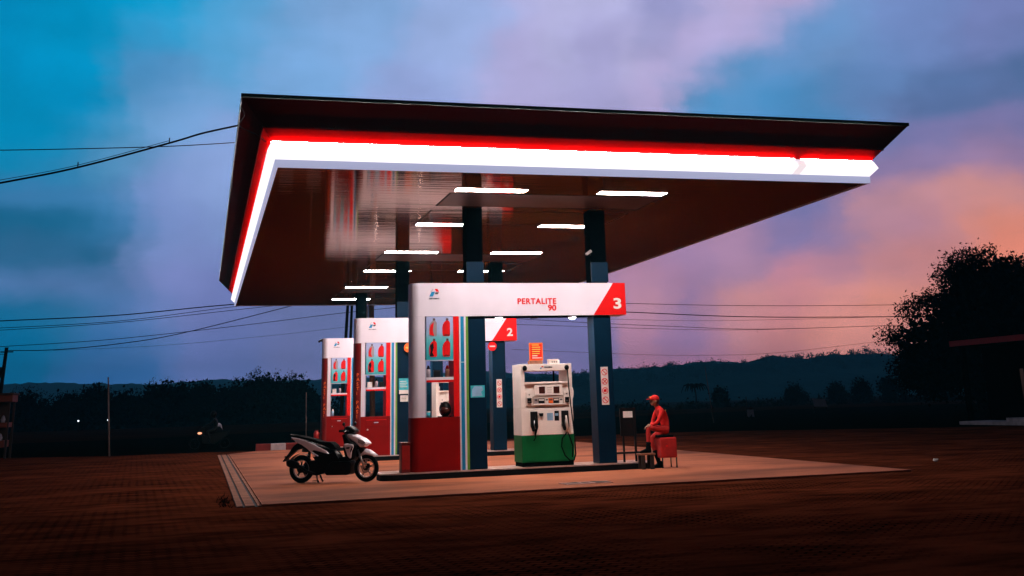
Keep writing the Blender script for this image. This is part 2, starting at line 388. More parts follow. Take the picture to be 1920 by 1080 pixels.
SKY_FINE = [(0.3792, 0.8923, 0.2451, 0.4564, 0.3916, 0.6584),
(0.4035, 0.885, 0.2325, 0.0648, 0.2623, 0.5149),
(0.3889, 0.8807, 0.2704, 0.4564, 0.3916, 0.6584),
(0.4116, 0.8751, 0.2545, 0.0648, 0.2623, 0.5149),
(0.4072, 0.8645, 0.2948, 0.4564, 0.3916, 0.6584),
(0.4251, 0.863, 0.273, 0.0648, 0.2623, 0.5149),
(0.4313, 0.8477, 0.3089, 0.4564, 0.3916, 0.6584),
(0.4454, 0.8489, 0.2845, 0.0648, 0.2623, 0.5149),
(0.4539, 0.8313, 0.3208, 0.4564, 0.3916, 0.6584),
(0.47, 0.8309, 0.2979, 0.1274, 0.2874, 0.5647),
(0.468, 0.8174, 0.3361, 0.4564, 0.3916, 0.6584),
(0.4853, 0.8159, 0.3143, 0.1274, 0.2874, 0.5647),
(0.4851, 0.8019, 0.3486, 0.4564, 0.3916, 0.6584),
(0.501, 0.8018, 0.3259, 0.1274, 0.2874, 0.5647),
(0.579, 0.7821, 0.2303, 0.0844, 0.1559, 0.3325),
(0.5798, 0.7884, 0.2054, 0.2016, 0.1812, 0.3813),
(0.5994, 0.7671, 0.2287, 0.0844, 0.1559, 0.3325),
(0.6002, 0.7732, 0.2047, 0.2016, 0.1812, 0.3813),
(0.619, 0.7519, 0.2269, 0.0844, 0.1559, 0.3325),
(0.6198, 0.7578, 0.204, 0.2016, 0.1812, 0.3813),
(0.6363, 0.7378, 0.2252, 0.0844, 0.1559, 0.3325),
(0.6371, 0.7435, 0.2032, 0.2016, 0.1812, 0.3813),
(0.5501, 0.8174, 0.1708, 0.2384, 0.1878, 0.3712),
(0.5501, 0.8217, 0.1494, 0.6172, 0.2789, 0.2542),
(0.5733, 0.8003, 0.1754, 0.2384, 0.1878, 0.3712),
(0.5733, 0.8047, 0.1542, 0.6172, 0.2789, 0.2542),
(0.5973, 0.7823, 0.177, 0.2384, 0.1878, 0.3712),
(0.5973, 0.7867, 0.156, 0.6172, 0.2789, 0.2542),
(0.617, 0.7668, 0.177, 0.2384, 0.1878, 0.3712),
(0.617, 0.7712, 0.1563, 0.6172, 0.2789, 0.2542),
(0.636, 0.7513, 0.1761, 0.2384, 0.1878, 0.3712),
(0.636, 0.7558, 0.1556, 0.6172, 0.2789, 0.2542),
(-0.1564, 0.9759, 0.1523, 0.0024, 0.1119, 0.2232),
(-0.1545, 0.9729, 0.1718, 0.0482, 0.1946, 0.4125),
(-0.1329, 0.9791, 0.154, 0.0024, 0.1119, 0.2232),
(-0.1309, 0.976, 0.1738, 0.0482, 0.1946, 0.4125),
(-0.1087, 0.9824, 0.1517, 0.0024, 0.1119, 0.2232),
(-0.1066, 0.9794, 0.1717, 0.0482, 0.1946, 0.4125),
(-0.0878, 0.9857, 0.1436, 0.0024, 0.1119, 0.2232),
(-0.0856, 0.9828, 0.1637, 0.0482, 0.1946, 0.4125),
(-0.0712, 0.9888, 0.1308, 0.0024, 0.1119, 0.2232),
(-0.069, 0.9861, 0.151, 0.0482, 0.1946, 0.4125),
(-0.1553, 0.9786, 0.1354, 0.0012, 0.107, 0.2086),
(-0.1541, 0.9809, 0.1185, 0.0887, 0.1946, 0.4233),
(-0.1276, 0.9829, 0.1327, 0.0012, 0.107, 0.2086),
(-0.1265, 0.9852, 0.1156, 0.0887, 0.1946, 0.4233),
(-0.0994, 0.9862, 0.1325, 0.0012, 0.107, 0.2086),
(-0.0984, 0.9885, 0.1152, 0.0887, 0.1946, 0.4233),
(-0.0706, 0.9885, 0.1339, 0.0012, 0.107, 0.2086),
(-0.0696, 0.9908, 0.1164, 0.0887, 0.1946, 0.4233),
(-0.0477, 0.9889, 0.1409, 0.162, 0.2502, 0.5149),
(-0.0528, 0.9567, 0.2862, 0.0612, 0.2623, 0.5149),
(-0.0394, 0.9603, 0.2761, 0.0802, 0.2623, 0.5149),
(0.3771, 0.8676, 0.3242, 0.305, 0.314, 0.5776),
(0.3344, 0.8924, 0.303, 0.3515, 0.3419, 0.6105),
(0.4428, 0.887, 0.1309, 0.3763, 0.2307, 0.3763),
(0.4588, 0.8818, 0.1093, 0.305, 0.2051, 0.3515),
(0.4904, 0.8659, 0.0983, 0.552, 0.2384, 0.2961),
(0.4257, 0.8991, 0.102, 0.305, 0.2016, 0.3515),
(0.3762, 0.9232, 0.0791, 0.4564, 0.2423, 0.3278),
(0.4034, 0.9129, 0.062, 0.2159, 0.1683, 0.3325),
(0.4369, 0.8972, 0.065, 0.5029, 0.2462, 0.2789),
(0.5464, 0.8334, 0.0835, 0.6445, 0.2623, 0.2086)]
# ---------------------------------------------------------------- dusk sky
def sky_color(az, el):
    """colour of the dusk sky at a bearing and height: blend of the cloud patches listed above"""
    d = (math.sin(az) * math.cos(el), math.cos(az) * math.cos(el), math.sin(el))
    acc = [0., 0., 0.]; ws = 0.
    for lst, K, a in ((SKY, 2300., 1.), (SKY_FINE, 7500., 4.5)):
        for q in lst:
            l = math.sqrt(q[0] ** 2 + q[1] ** 2 + q[2] ** 2)
            dt = (d[0] * q[0] + d[1] * q[1] + d[2] * q[2]) / l
            w = a * math.exp(K * (dt - 1)) + 3e-3 * math.exp(300 * (dt - 1)) + 1e-12
            ws += w
            for c in range(3): acc[c] += w * q[3 + c]
    col_ = [c / ws for c in acc]
    e = max(math.sin(max(el, 0)), .03); path = min(110 / e, 2780); T = math.exp(-.00032 * path)   # seen through the haze
    return [max(0, (c - h * (1 - T)) / T) for c, h in zip(col_, (.012, .060, .090))]
def build_world():
    w = bpy.data.worlds.new('World'); scene.world = w; w.use_nodes = True
    nt = w.node_tree; N = nt.nodes; L = nt.links
    bg = N['Background']
    def math_(op, a, b_=None, c=None, clamp=False):
        n = N.new('ShaderNodeMath'); n.operation = op; n.use_clamp = clamp
        for i, v in enumerate((a, b_, c)):
            if v is None: continue
            if isinstance(v, (int, float)): n.inputs[i].default_value = v
            else: L.new(v, n.inputs[i])
        return n.outputs[0]
    tc = N.new('ShaderNodeTexCoord')
    nz = N.new('ShaderNodeTexNoise'); nz.inputs['Scale'].default_value = 7.0; nz.inputs['Detail'].default_value = 7
    nz.inputs['Roughness'].default_value = .6
    mp = N.new('ShaderNodeMapping'); mp.inputs['Scale'].default_value = (1, 1, 2.0)
    L.new(tc.outputs['Generated'], mp.inputs['Vector']); L.new(mp.outputs[0], nz.inputs['Vector'])
    sb = N.new('ShaderNodeVectorMath'); sb.operation = 'SUBTRACT'; sb.inputs[1].default_value = (.5, .5, .5)
    L.new(nz.outputs['Color'], sb.inputs[0])
    ad = N.new('ShaderNodeVectorMath'); ad.operation = 'MULTIPLY_ADD'; ad.inputs[1].default_value = (.085, .085, .055)
    L.new(sb.outputs[0], ad.inputs[0]); L.new(tc.outputs['Generated'], ad.inputs[2])
    nm = N.new('ShaderNodeVectorMath'); nm.operation = 'NORMALIZE'; L.new(ad.outputs[0], nm.inputs[0])
    sp = N.new('ShaderNodeSeparateXYZ'); L.new(nm.outputs[0], sp.inputs[0])
    az = math_('ARCTAN2', sp.outputs['X'], sp.outputs['Y']); el = math_('ARCSINE', sp.outputs['Z'])
    A0, A1, A2 = math.radians(-13), math.radians(14), math.radians(41)
    els = [math.radians(e) for e in (0, 1.5, 3, 4.5, 6, 7.5, 9, 10.5, 12, 13.5, 15, 16.5, 18, 20, 22, 24)]
    u1 = math_('DIVIDE', math_('SUBTRACT', az, A0), A1 - A0, clamp=True)
    u2 = math_('DIVIDE', math_('SUBTRACT', az, A1), A2 - A1, clamp=True)
    half = math_('GREATER_THAN', az, A1)
    def ramp(u, a0, a1, e):
        r = N.new('ShaderNodeValToRGB'); cr = r.color_ramp; cr.interpolation = 'B_SPLINE' if False else 'EASE'
        n = 28
        while len(cr.elements) < n: cr.elements.new(len(cr.elements) / n)
        for k in range(n): cr.elements[k].position = k / (n - 1)
        for k in range(n):
            c = sky_color(a0 + (a1 - a0) * k / (n - 1), e); cr.elements[k].color = (*c, 1)
        L.new(u, r.inputs[0]); return r.outputs[0]
    def mix(f, a, b_):
        m = N.new('ShaderNodeMix'); m.data_type = 'RGBA'; L.new(f, m.inputs['Factor'])
        L.new(a, m.inputs[6]); L.new(b_, m.inputs[7]); return m.outputs[2]
    acc = None; prev = None
    for e in els:
        c = mix(half, ramp(u1, A0, A1, e), ramp(u2, A1, A2, e))
        if acc is None: acc = c
        else:
            f = N.new('ShaderNodeMapRange'); f.interpolation_type = 'SMOOTHSTEP'
            L.new(el, f.inputs['Value']); f.inputs['From Min'].default_value = prev; f.inputs['From Max'].default_value = e
            acc = mix(f.outputs[0], acc, c)
        prev = e
    # soft cloud mottling
    n3 = N.new('ShaderNodeTexNoise'); n3.inputs['Scale'].default_value = 11.0; n3.inputs['Detail'].default_value = 7
    L.new(mp.outputs[0], n3.inputs['Vector'])
    r3 = N.new('ShaderNodeMapRange'); r3.inputs['From Min'].default_value = .3; r3.inputs['From Max'].default_value = .7
    r3.inputs['To Min'].default_value = .89; r3.inputs['To Max'].default_value = 1.11
    L.new(n3.outputs['Fac'], r3.inputs['Value'])
    sc = N.new('ShaderNodeVectorMath'); sc.operation = 'SCALE'; L.new(acc, sc.inputs[0]); L.new(r3.outputs[0], sc.inputs['Scale'])
    # the rest of the sky dome: much darker overhead and behind
    wacc = None; ws = None
    for x, y, z, r, g, b in SKY_WIDE:
        l = math.sqrt(x * x + y * y + z * z)
        dt = N.new('ShaderNodeVectorMath'); dt.operation = 'DOT_PRODUCT'; dt.inputs[1].default_value = (x / l, y / l, z / l)
        L.new(nm.outputs[0], dt.inputs[0])
        ex = math_('EXPONENT', math_('MULTIPLY_ADD', dt.outputs['Value'], 5.0, -5.0))
        mc = N.new('ShaderNodeVectorMath'); mc.operation = 'MULTIPLY_ADD'; mc.inputs[1].default_value = (r, g, b)
        mc.inputs[2].default_value = (0, 0, 0); L.new(ex, mc.inputs[0])
        if wacc: L.new(wacc, mc.inputs[2])
        wacc = mc.outputs[0]
        ws = ex if ws is None else math_('ADD', ws, ex)
    dv = N.new('ShaderNodeVectorMath'); dv.operation = 'DIVIDE'; L.new(wacc, dv.inputs[0]); L.new(ws, dv.inputs[1])
    def edge(v, a, b_):
        f = N.new('ShaderNodeMapRange'); f.interpolation_type = 'SMOOTHSTEP'; L.new(v, f.inputs['Value'])
        f.inputs['From Min'].default_value = math.radians(a); f.inputs['From Max'].default_value = math.radians(b_); return f.outputs[0]
    out = math_('MAXIMUM', math_('MAXIMUM', edge(el, 24, 38), edge(az, 41, 60)), math_('MAXIMUM', edge(math_('MULTIPLY', az, -1.), 13, 30), edge(math_('MULTIPLY', el, -1.), 1, 8)))
    L.new(mix(out, sc.outputs[0], dv.outputs[0]), bg.inputs['Color']); bg.inputs['Strength'].default_value = 1.0
SKY_WIDE = [(0, 1, .3, .20, .24, .40), (1, .5, .25, .14, .07, .07), (-1, .5, .3, .01, .05, .09), (0, .2, 1, .035, .030, .045), (0, .8, 1, .04, .06, .11),
            (0, -1, .3, .006, .010, .016), (1, -.6, .3, .02, .015, .016), (-1, -.6, .3, .004, .012, .02), (0, -.3, -1, .002, .002, .002), (0, 1, -.5, .01, .01, .012)]
build_world()
# ---------------------------------------------------------------- ground and setting
def sheet(name, pts, z, m, kind='structure', sub=0):
    b = MB(); b.add([(x, y, z) for x, y in pts], [tuple(range(len(pts)))])
    return tag(b.build(name, m), kind=kind)
sheet('ground', [(-4000, -300), (4000, -300), (4000, 4500), (-4000, 4500)], -.10, 'field')
sheet('verge', [(-90, 20), (-20, 27), (-3, 21), (16, 23), (40, 8), (160, 8), (170, 88), (60, 98), (-10, 62), (-90, 60)], -.05, 'verge')
# brick apron: a slab with a real edge
ap = [(-60, -40), (60, -40), (60, -14), (27.2, 15.5), (16.4, 25.6), (9, 25.4), (2, 22.6), (-2, 22.4), (-3.6, 23.6), (-7.4, 23.9), (-12, 27.4), (-60, 50)]
b = MB(); b.prism(ap, -.3, G, 'z'); tag(b.build('paving', 'paving'), kind='structure')
# concrete forecourt slab, stands a little proud of the brick
b = MB(); b.prism([(-3.12, -4.28), (8.62, -4.28), (8.98, 8.0), (9.3, 22.0), (-2.0, 21.9), (-3.12, 19.6)], G - .02, G + .035, 'z')
tag(b.build('forecourt_slab', 'slab'), kind='structure')
# drain strip with two open slots along the slab's left side
b = MB()
for x0, x1 in ((-3.125, -3.18), (-3.225, -3.37), (-3.405, -3.50)):
    b.box(x1, x0, -4.26, 19.6, G - .02, G + .02) if x1 < x0 else b.box(x0, x1, -4.26, 19.6, G - .02, G + .02)
tag(b.build('drain_channel', 'drainconc'), 'narrow concrete drain with two dark slots along the left edge of the lit forecourt', 'drain')
dr = [o for o in bpy.data.objects if o.name == 'drain_channel'][0]
MB().box(-3.505, -3.12, -4.27, 19.61, G + .001, G + .006).build('slot_bed', 'seam', dr)
# fuel manhole in the slab
mh = empty('manhole_cover', (2.55, -3.3, G + .035))
tag(mh, 'low steel manhole cover with dark wedge marks set in the slab before the front island', 'manhole')
b = MB(); b.prism([(2.12, -3.62), (2.98, -3.62), (3.04, -3.10), (2.12, -3.10)], G + .036, G + .044, 'z'); b.build('cover_plate', 'plate', mh)
b = MB()
b.prism([(2.14, -3.3), (2.42, -3.46), (2.42, -3.18)], G + .045, G + .049, 'z')
b.prism([(3.02, -3.4), (2.70, -3.56), (2.70, -3.14)], G + .045, G + .049, 'z')
b.prism([(2.49, -3.38), (2.63, -3.38), (2.63, -3.26), (2.49, -3.26)], G + .045, G + .049, 'z')
b.build('wedge_mark', 'seam', mh)
# kerb with painted blocks
kb = empty('painted_kerb', (-2.1, 22.3, G)); tag(kb, 'low kerb painted in red and white blocks behind the white scooter', 'kerb')
for i, x in enumerate(np.arange(-2.08, 2.0, .56)):
    MB().box(x, x + .557, 22.2, 22.42, G, G + .27).build('kerb_block', 'kerbwhite' if i % 2 else 'kerbred', kb, bevel=.02)

# ---------------------------------------------------------------- pump islands
def island(y, label):
    o = empty('pump_island', (0, y, G)); tag(o, label, 'island', 'pump islands under the canopy')
    x0, x1, y0, y1, r = -.62, 5.12, y - .13, y + .82, .28
    def ring(x0, x1, y0, y1, r):
        P = []
        for cx, cy, a0 in ((x1 - r, y1 - r, 0), (x0 + r, y1 - r, 90), (x0 + r, y0 + r, 180), (x1 - r, y0 + r, 270)):
            for k in range(9):
                a = math.radians(a0 + k * 90 / 8); P.append((cx + r * math.cos(a), cy + r * math.sin(a)))
        return P
    b = MB(); b.prism(ring(x0, x1, y0, y1, r), G, IT - .012, 'z'); b.build('kerb_face', 'kerbblack', o)
    b = MB(); b.prism(ring(x0 + .012, x1 - .012, y0 + .012, y1 - .012, r - .012), IT - .012, IT, 'z'); b.build('island_top', 'conc', o)
    A = ring(x0 - .004, x1 + .004, y0 - .004, y1 + .004, r + .004); B = ring(x0 + .05, x1 - .05, y0 + .05, y1 - .05, r - .05)
    b = MB(); n = len(A)
    b.add([(p[0], p[1], IT - .022) for p in A] + [(p[0], p[1], IT + .004) for p in A] + [(p[0], p[1], IT + .004) for p in B],
          [(i, (i + 1) % n, n + (i + 1) % n, n + i) for i in range(n)] + [(n + i, n + (i + 1) % n, 2 * n + (i + 1) % n, 2 * n + i) for i in range(n)])
    b.build('edge_strip', 'kerbedge', o)
    return o
island(0, 'front pump island with black kerb and shining edge strip')
island(SP, 'middle pump island behind the front one, black kerb')
island(2 * SP, 'rearmost pump island, smallest in view')

# ---------------------------------------------------------------- canopy
X0, X1, Y0, Y1, SZ = -3.06, 8.80, -3.74, 23.4, 5.6
cano = empty('canopy', ((X0 + X1) / 2, (Y0 + Y1) / 2, SZ))
tag(cano, 'wide station canopy with black and red flared fascia and bright white light band', 'canopy')
MB().box(X0, X1, Y0, Y1, SZ, SZ + .05).build('soffit', 'soffit', cano)
def rect(d, z): return [(X0 - d, Y0 - d, z), (X1 + d, Y0 - d, z), (X1 + d, Y1 + d, z), (X0 - d, Y1 + d, z)]
def side(name, i, prof, m, close=False, cutx=None):
    """one side (0 front,1 right,2 back,3 left) swept from profile [(d,z)...]"""
    b = MB(); n = len(prof)
    def ends(k, t0=0., t1=1.):
        out = []
        for t in (t0, t1):
            for d, z in prof:
                A = Vector(rect(d, z)[k]); B = Vector(rect(d, z)[(k + 1) % 4])
                out.append(A.lerp(B, t))
        return out
    t0, t1 = cutx or (0, 1)
    v = ends(i, t0, t1)
    rng_ = range(n) if close else range(n - 1)
    f = [(j, (j + 1) % n, n + (j + 1) % n, n + j) for j in rng_]
    if close: f += [tuple(range(n)), tuple(range(2 * n - 1, n - 1, -1))]
    b.add(v, f); return b.build(name, m, cano)
TRIM = [(.002, SZ - .015), (.006, SZ + .12), (-.05, SZ + .12), (-.05, SZ - .015)]
BAND = [(.0, SZ + .121), (.14, SZ + .27), (.082, SZ + .41), (-.05, SZ + .41), (-.05, SZ + .121)]
STRIP = [(.078, SZ + .411), (.060, SZ + .426), (.055, SZ + .426), (.055, SZ + .411)]
FAS = [(.030, SZ + .412), (.62, 6.66), (.60, 6.70), (-.02, SZ + .45)]
_fd = Vector((.59, .648)).normalized(); _fn = Vector((_fd.y, -_fd.x)); _b0 = Vector((.030, SZ + .412)) + _fd * .30
BEAD = [tuple(_b0 + _fn * .001), tuple(_b0 + _fn * .017), tuple(_b0 + _fn * .017 + _fd * .006), tuple(_b0 + _fn * .001 + _fd * .012)]  # bead added to stop the strip's light reaching the upper fascia
for i in range(4):
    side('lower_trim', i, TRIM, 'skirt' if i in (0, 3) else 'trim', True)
    side('fascia', i, FAS, 'fascia', True)
    side('light_stop_bead', i, BEAD, 'bead', True)
side('light_band', 0, BAND, 'led', True, (0, .8505))
side('led_strip', 0, STRIP, 'strip', True, (0, .8505)); side('led_strip', 0, STRIP, 'strip', True, (.8655, .998)); side('led_strip', 3, STRIP, 'strip', True, (.002, .998))
side('band_joint', 0, BAND, 'leddim', True, (.8507, .8653))
side('light_band', 0, BAND, 'led', True, (.8655, 1))
side('light_band', 3, BAND, 'led', True)
side('light_band', 1, BAND, 'leddim', True); side('light_band', 2, BAND, 'leddim', True)
side('top_cap', 0, [(.61, 6.655), (.635, 6.655), (.635, 6.72), (.60, 6.72)], 'capblack', True)
for i in (1, 2, 3): side('top_cap', i, [(.61, 6.655), (.635, 6.655), (.635, 6.72), (.60, 6.72)], 'capblack', True)
b = MB(); r_ = rect(.60, 6.70); b.add(r_, [(0, 1, 2, 3)]); r2 = rect(-.5, 6.1)
b.build('roof_sheet', 'capblack', cano)
# dark soffit joints round the column heads, darker plate on the front half
for k in range(3):
    y = k * SP
    b = MB(); t = .035
    xa, xb = .50, 5.12; z0, z1 = SZ - .006, SZ - .001
    for ya, yb in ((y - 1.62, y - .12), (y + .45, y + 2.22)):
        b.box(xa, xa + t, ya, yb, z0, z1); b.box(xb - t, xb, ya, yb, z0, z1)
        b.box(xa + t, xb - t, ya, ya + t, z0, z1); b.box(xa + t, xb - t, yb - t, yb, z0, z1)
    b.build('panel_joint', 'seam', cano)
    MB().box(.54, 5.08, y - 1.58, y - .16, SZ - .004, SZ - .001).build('dark_front_plate', mat('dark_brown_plate', (.05, .013, .005), .45, noise=.2), cano)  # plate in a darker, rougher brown than the soffit round it

# ceiling lamps
nm = ['front', 'middle', 'rear']
l0 = empty('ceiling_lamp', (.54, -2.14, SZ))
MB().box(.52, 2.02, -2.17, -1.80, SZ - .0035, SZ - .0005).build('lamp_frame', 'seam', l0)
MB().box(.55, 1.99, -2.13, -1.84, SZ - .0065, SZ - .004).build('diffuser', 'lamp', l0)
first = True
for k in range(3):
    for row, yy in ((0, -2.14), (1, 2.22)):
        for cx, xx in ((0, .54), (1, 3.55)):
            lab = 'lit strip lamp in the canopy ceiling, %s of the %s pair over the %s island' % (
                'left' if cx == 0 else 'right', 'nearer' if row == 0 else 'farther', nm[k])
            o = l0 if first else copy_tree(l0); first = False
            tag(o, lab, 'lamp', 'strip lamps in the canopy ceiling'); o.location = (xx, yy + k * SP, SZ)

# ---------------------------------------------------------------- columns
def column(k, right):
    y = k * SP; x0, x1 = (4.02, 4.41) if right else (1.205, 1.585)
    o = empty('support_column', ((x0 + x1) / 2, y + .27, IT))
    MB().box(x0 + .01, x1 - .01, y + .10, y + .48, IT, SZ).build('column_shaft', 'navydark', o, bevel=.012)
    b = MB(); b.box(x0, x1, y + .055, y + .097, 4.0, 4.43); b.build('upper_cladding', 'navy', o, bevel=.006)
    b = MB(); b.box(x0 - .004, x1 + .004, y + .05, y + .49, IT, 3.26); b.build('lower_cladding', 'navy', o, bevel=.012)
    side_ = 'right' if right else 'left'
    tag(o, '%s dark blue square column of the %s island holding up the canopy' % (side_, nm[k]), 'column', 'columns holding up the canopy')
    return o
def nosmoking(o, k):
    y = k * SP + .045; x0, x1 = 4.125, 4.29; zb, zt = 1.39, 2.18
    p = MB().box(x0, x1, y - .002, y + .004, zb, zt).build('warning_strip', 'paper', o)
    p['label'] = 'white strip with four red prohibition signs'
    zs = np.linspace(zt - .11, zb + .10, 4); cx = (x0 + x1) / 2
    for i, z in enumerate(zs):
        b = MB(); b.torus((cx, y - .004, z), .062, .007, 'y', 28, 6)
        d = .044
        if i != 2:
            b.add([(cx - d - .006, y - .006, z + d - .006), (cx - d + .006, y - .006, z + d + .006), (cx + d + .006, y - .006, z - d + .006), (cx + d - .006, y - .006, z - d - .006)], [(0, 1, 2, 3)])
        if i == 1:
            b.add([(cx - d - .006, y - .006, z - d + .006), (cx - d + .006, y - .006, z - d - .006), (cx + d + .006, y - .006, z + d - .006), (cx + d - .006, y - .006, z + d + .006)], [(0, 1, 2, 3)])
        if i == 2: b.box(cx - .035, cx + .03, y - .007, y - .003, z - .028, z + .022); b.box(cx - .02, cx + .035, y - .007, y - .003, z + .022, z + .032)
        if i in (8, 9): b.box(cx - .03, cx + .035, y - .007, y - .004, z - .006, z + .006, 1)
        b.build('prohibition_sign', ['redbright', 'black'], p)
for k in range(3):
    A = column(k, False); B = column(k, True); y = k * SP + .045
    nosmoking(B, k)
    if k == 0:
        p = MB().box(1.25, 1.55, y - .002, y + .004, 1.62, 1.86).build('notice_sticker', 'teal', A)
        q = MB(); q.prism([(1.28, 1.64), (1.50, 1.65), (1.47, 1.73), (1.52, 1.77), (1.49, 1.84), (1.33, 1.845), (1.28, 1.78)], y - .006, y - .003); q.build('faded_map', 'skyblue', p)
    if k == 1:
        p = MB().box(1.26, 1.55, y - .002, y + .004, 1.95, 2.27).build('notice_sticker', 'teal', A)
        MB().box(1.265, 1.545, y - .005, y - .003, 1.84, 1.95).build('white_strip', 'paper', p)
        for j in range(4): MB().box(1.29, 1.50 - .03 * (j % 2), y - .006, y - .003, 2.03 + j * .05, 2.045 + j * .05).build('print_line', 'paper', p)
        p = MB().box(1.30, 1.52, y - .002, y + .004, 1.63, 1.80).build('small_notice', 'paper', A)
        for j in range(3): MB().box(1.33, 1.47, y - .004, y - .0025, 1.67 + j * .04, 1.68 + j * .04).build('print_line', 'wooddark', p)
# round red signs hung under the middle header
for x, lab in ((4.0, 'round red no entry sign under the right end of the middle header'), (1.52, 'round red sign with a yellow patch under the middle header beside its left column')):
    o = empty('round_sign', (x, SP - .03, 3.10)); tag(o, lab, 'sign', 'round signs under the middle header')
    b = MB(); b.prism(disc((x, 3.12), .13, 28), SP - .045, SP - .02); b.build('sign_disc', 'redbright' if x > 3 else 'orange', o)
    MB().box(x - .085, x + .085, SP - .05, SP - .046, 3.10, 3.14).build('sign_bar', 'paper' if x > 3 else 'yellow', o)
    MB().cyl((x, SP - .02, 3.24), (x, SP - .02, 3.28), .012).build('bracket', 'black', o)
# camera domes
for c, lab, cy in (((3.93, .0, 4.62), 'small white security camera on the right front column above the header', .10), ((-.10, 2 * SP + .15, 3.89), 'small dark security camera on the left end of the rear kiosk', 2 * SP + .25)):
    o = empty('security_camera', c); tag(o, lab, 'camera')
    MB().ball((c[0], c[1] - .03, c[2]), .034).build('lens_dome', 'black', o)
    b = MB(); b.tube([(c[0] - .05, c[1] - .06, c[2] - .03), (c[0] + .08, c[1] + .01, c[2] + .05)], .036, 12); b.build('housing', 'steelcam' if cy < 1 else 'black', o)
    MB().tube([(c[0] + .04, c[1], c[2]), (c[0] + .10, cy, c[2] - .02)], .018).build('bracket', 'black', o)

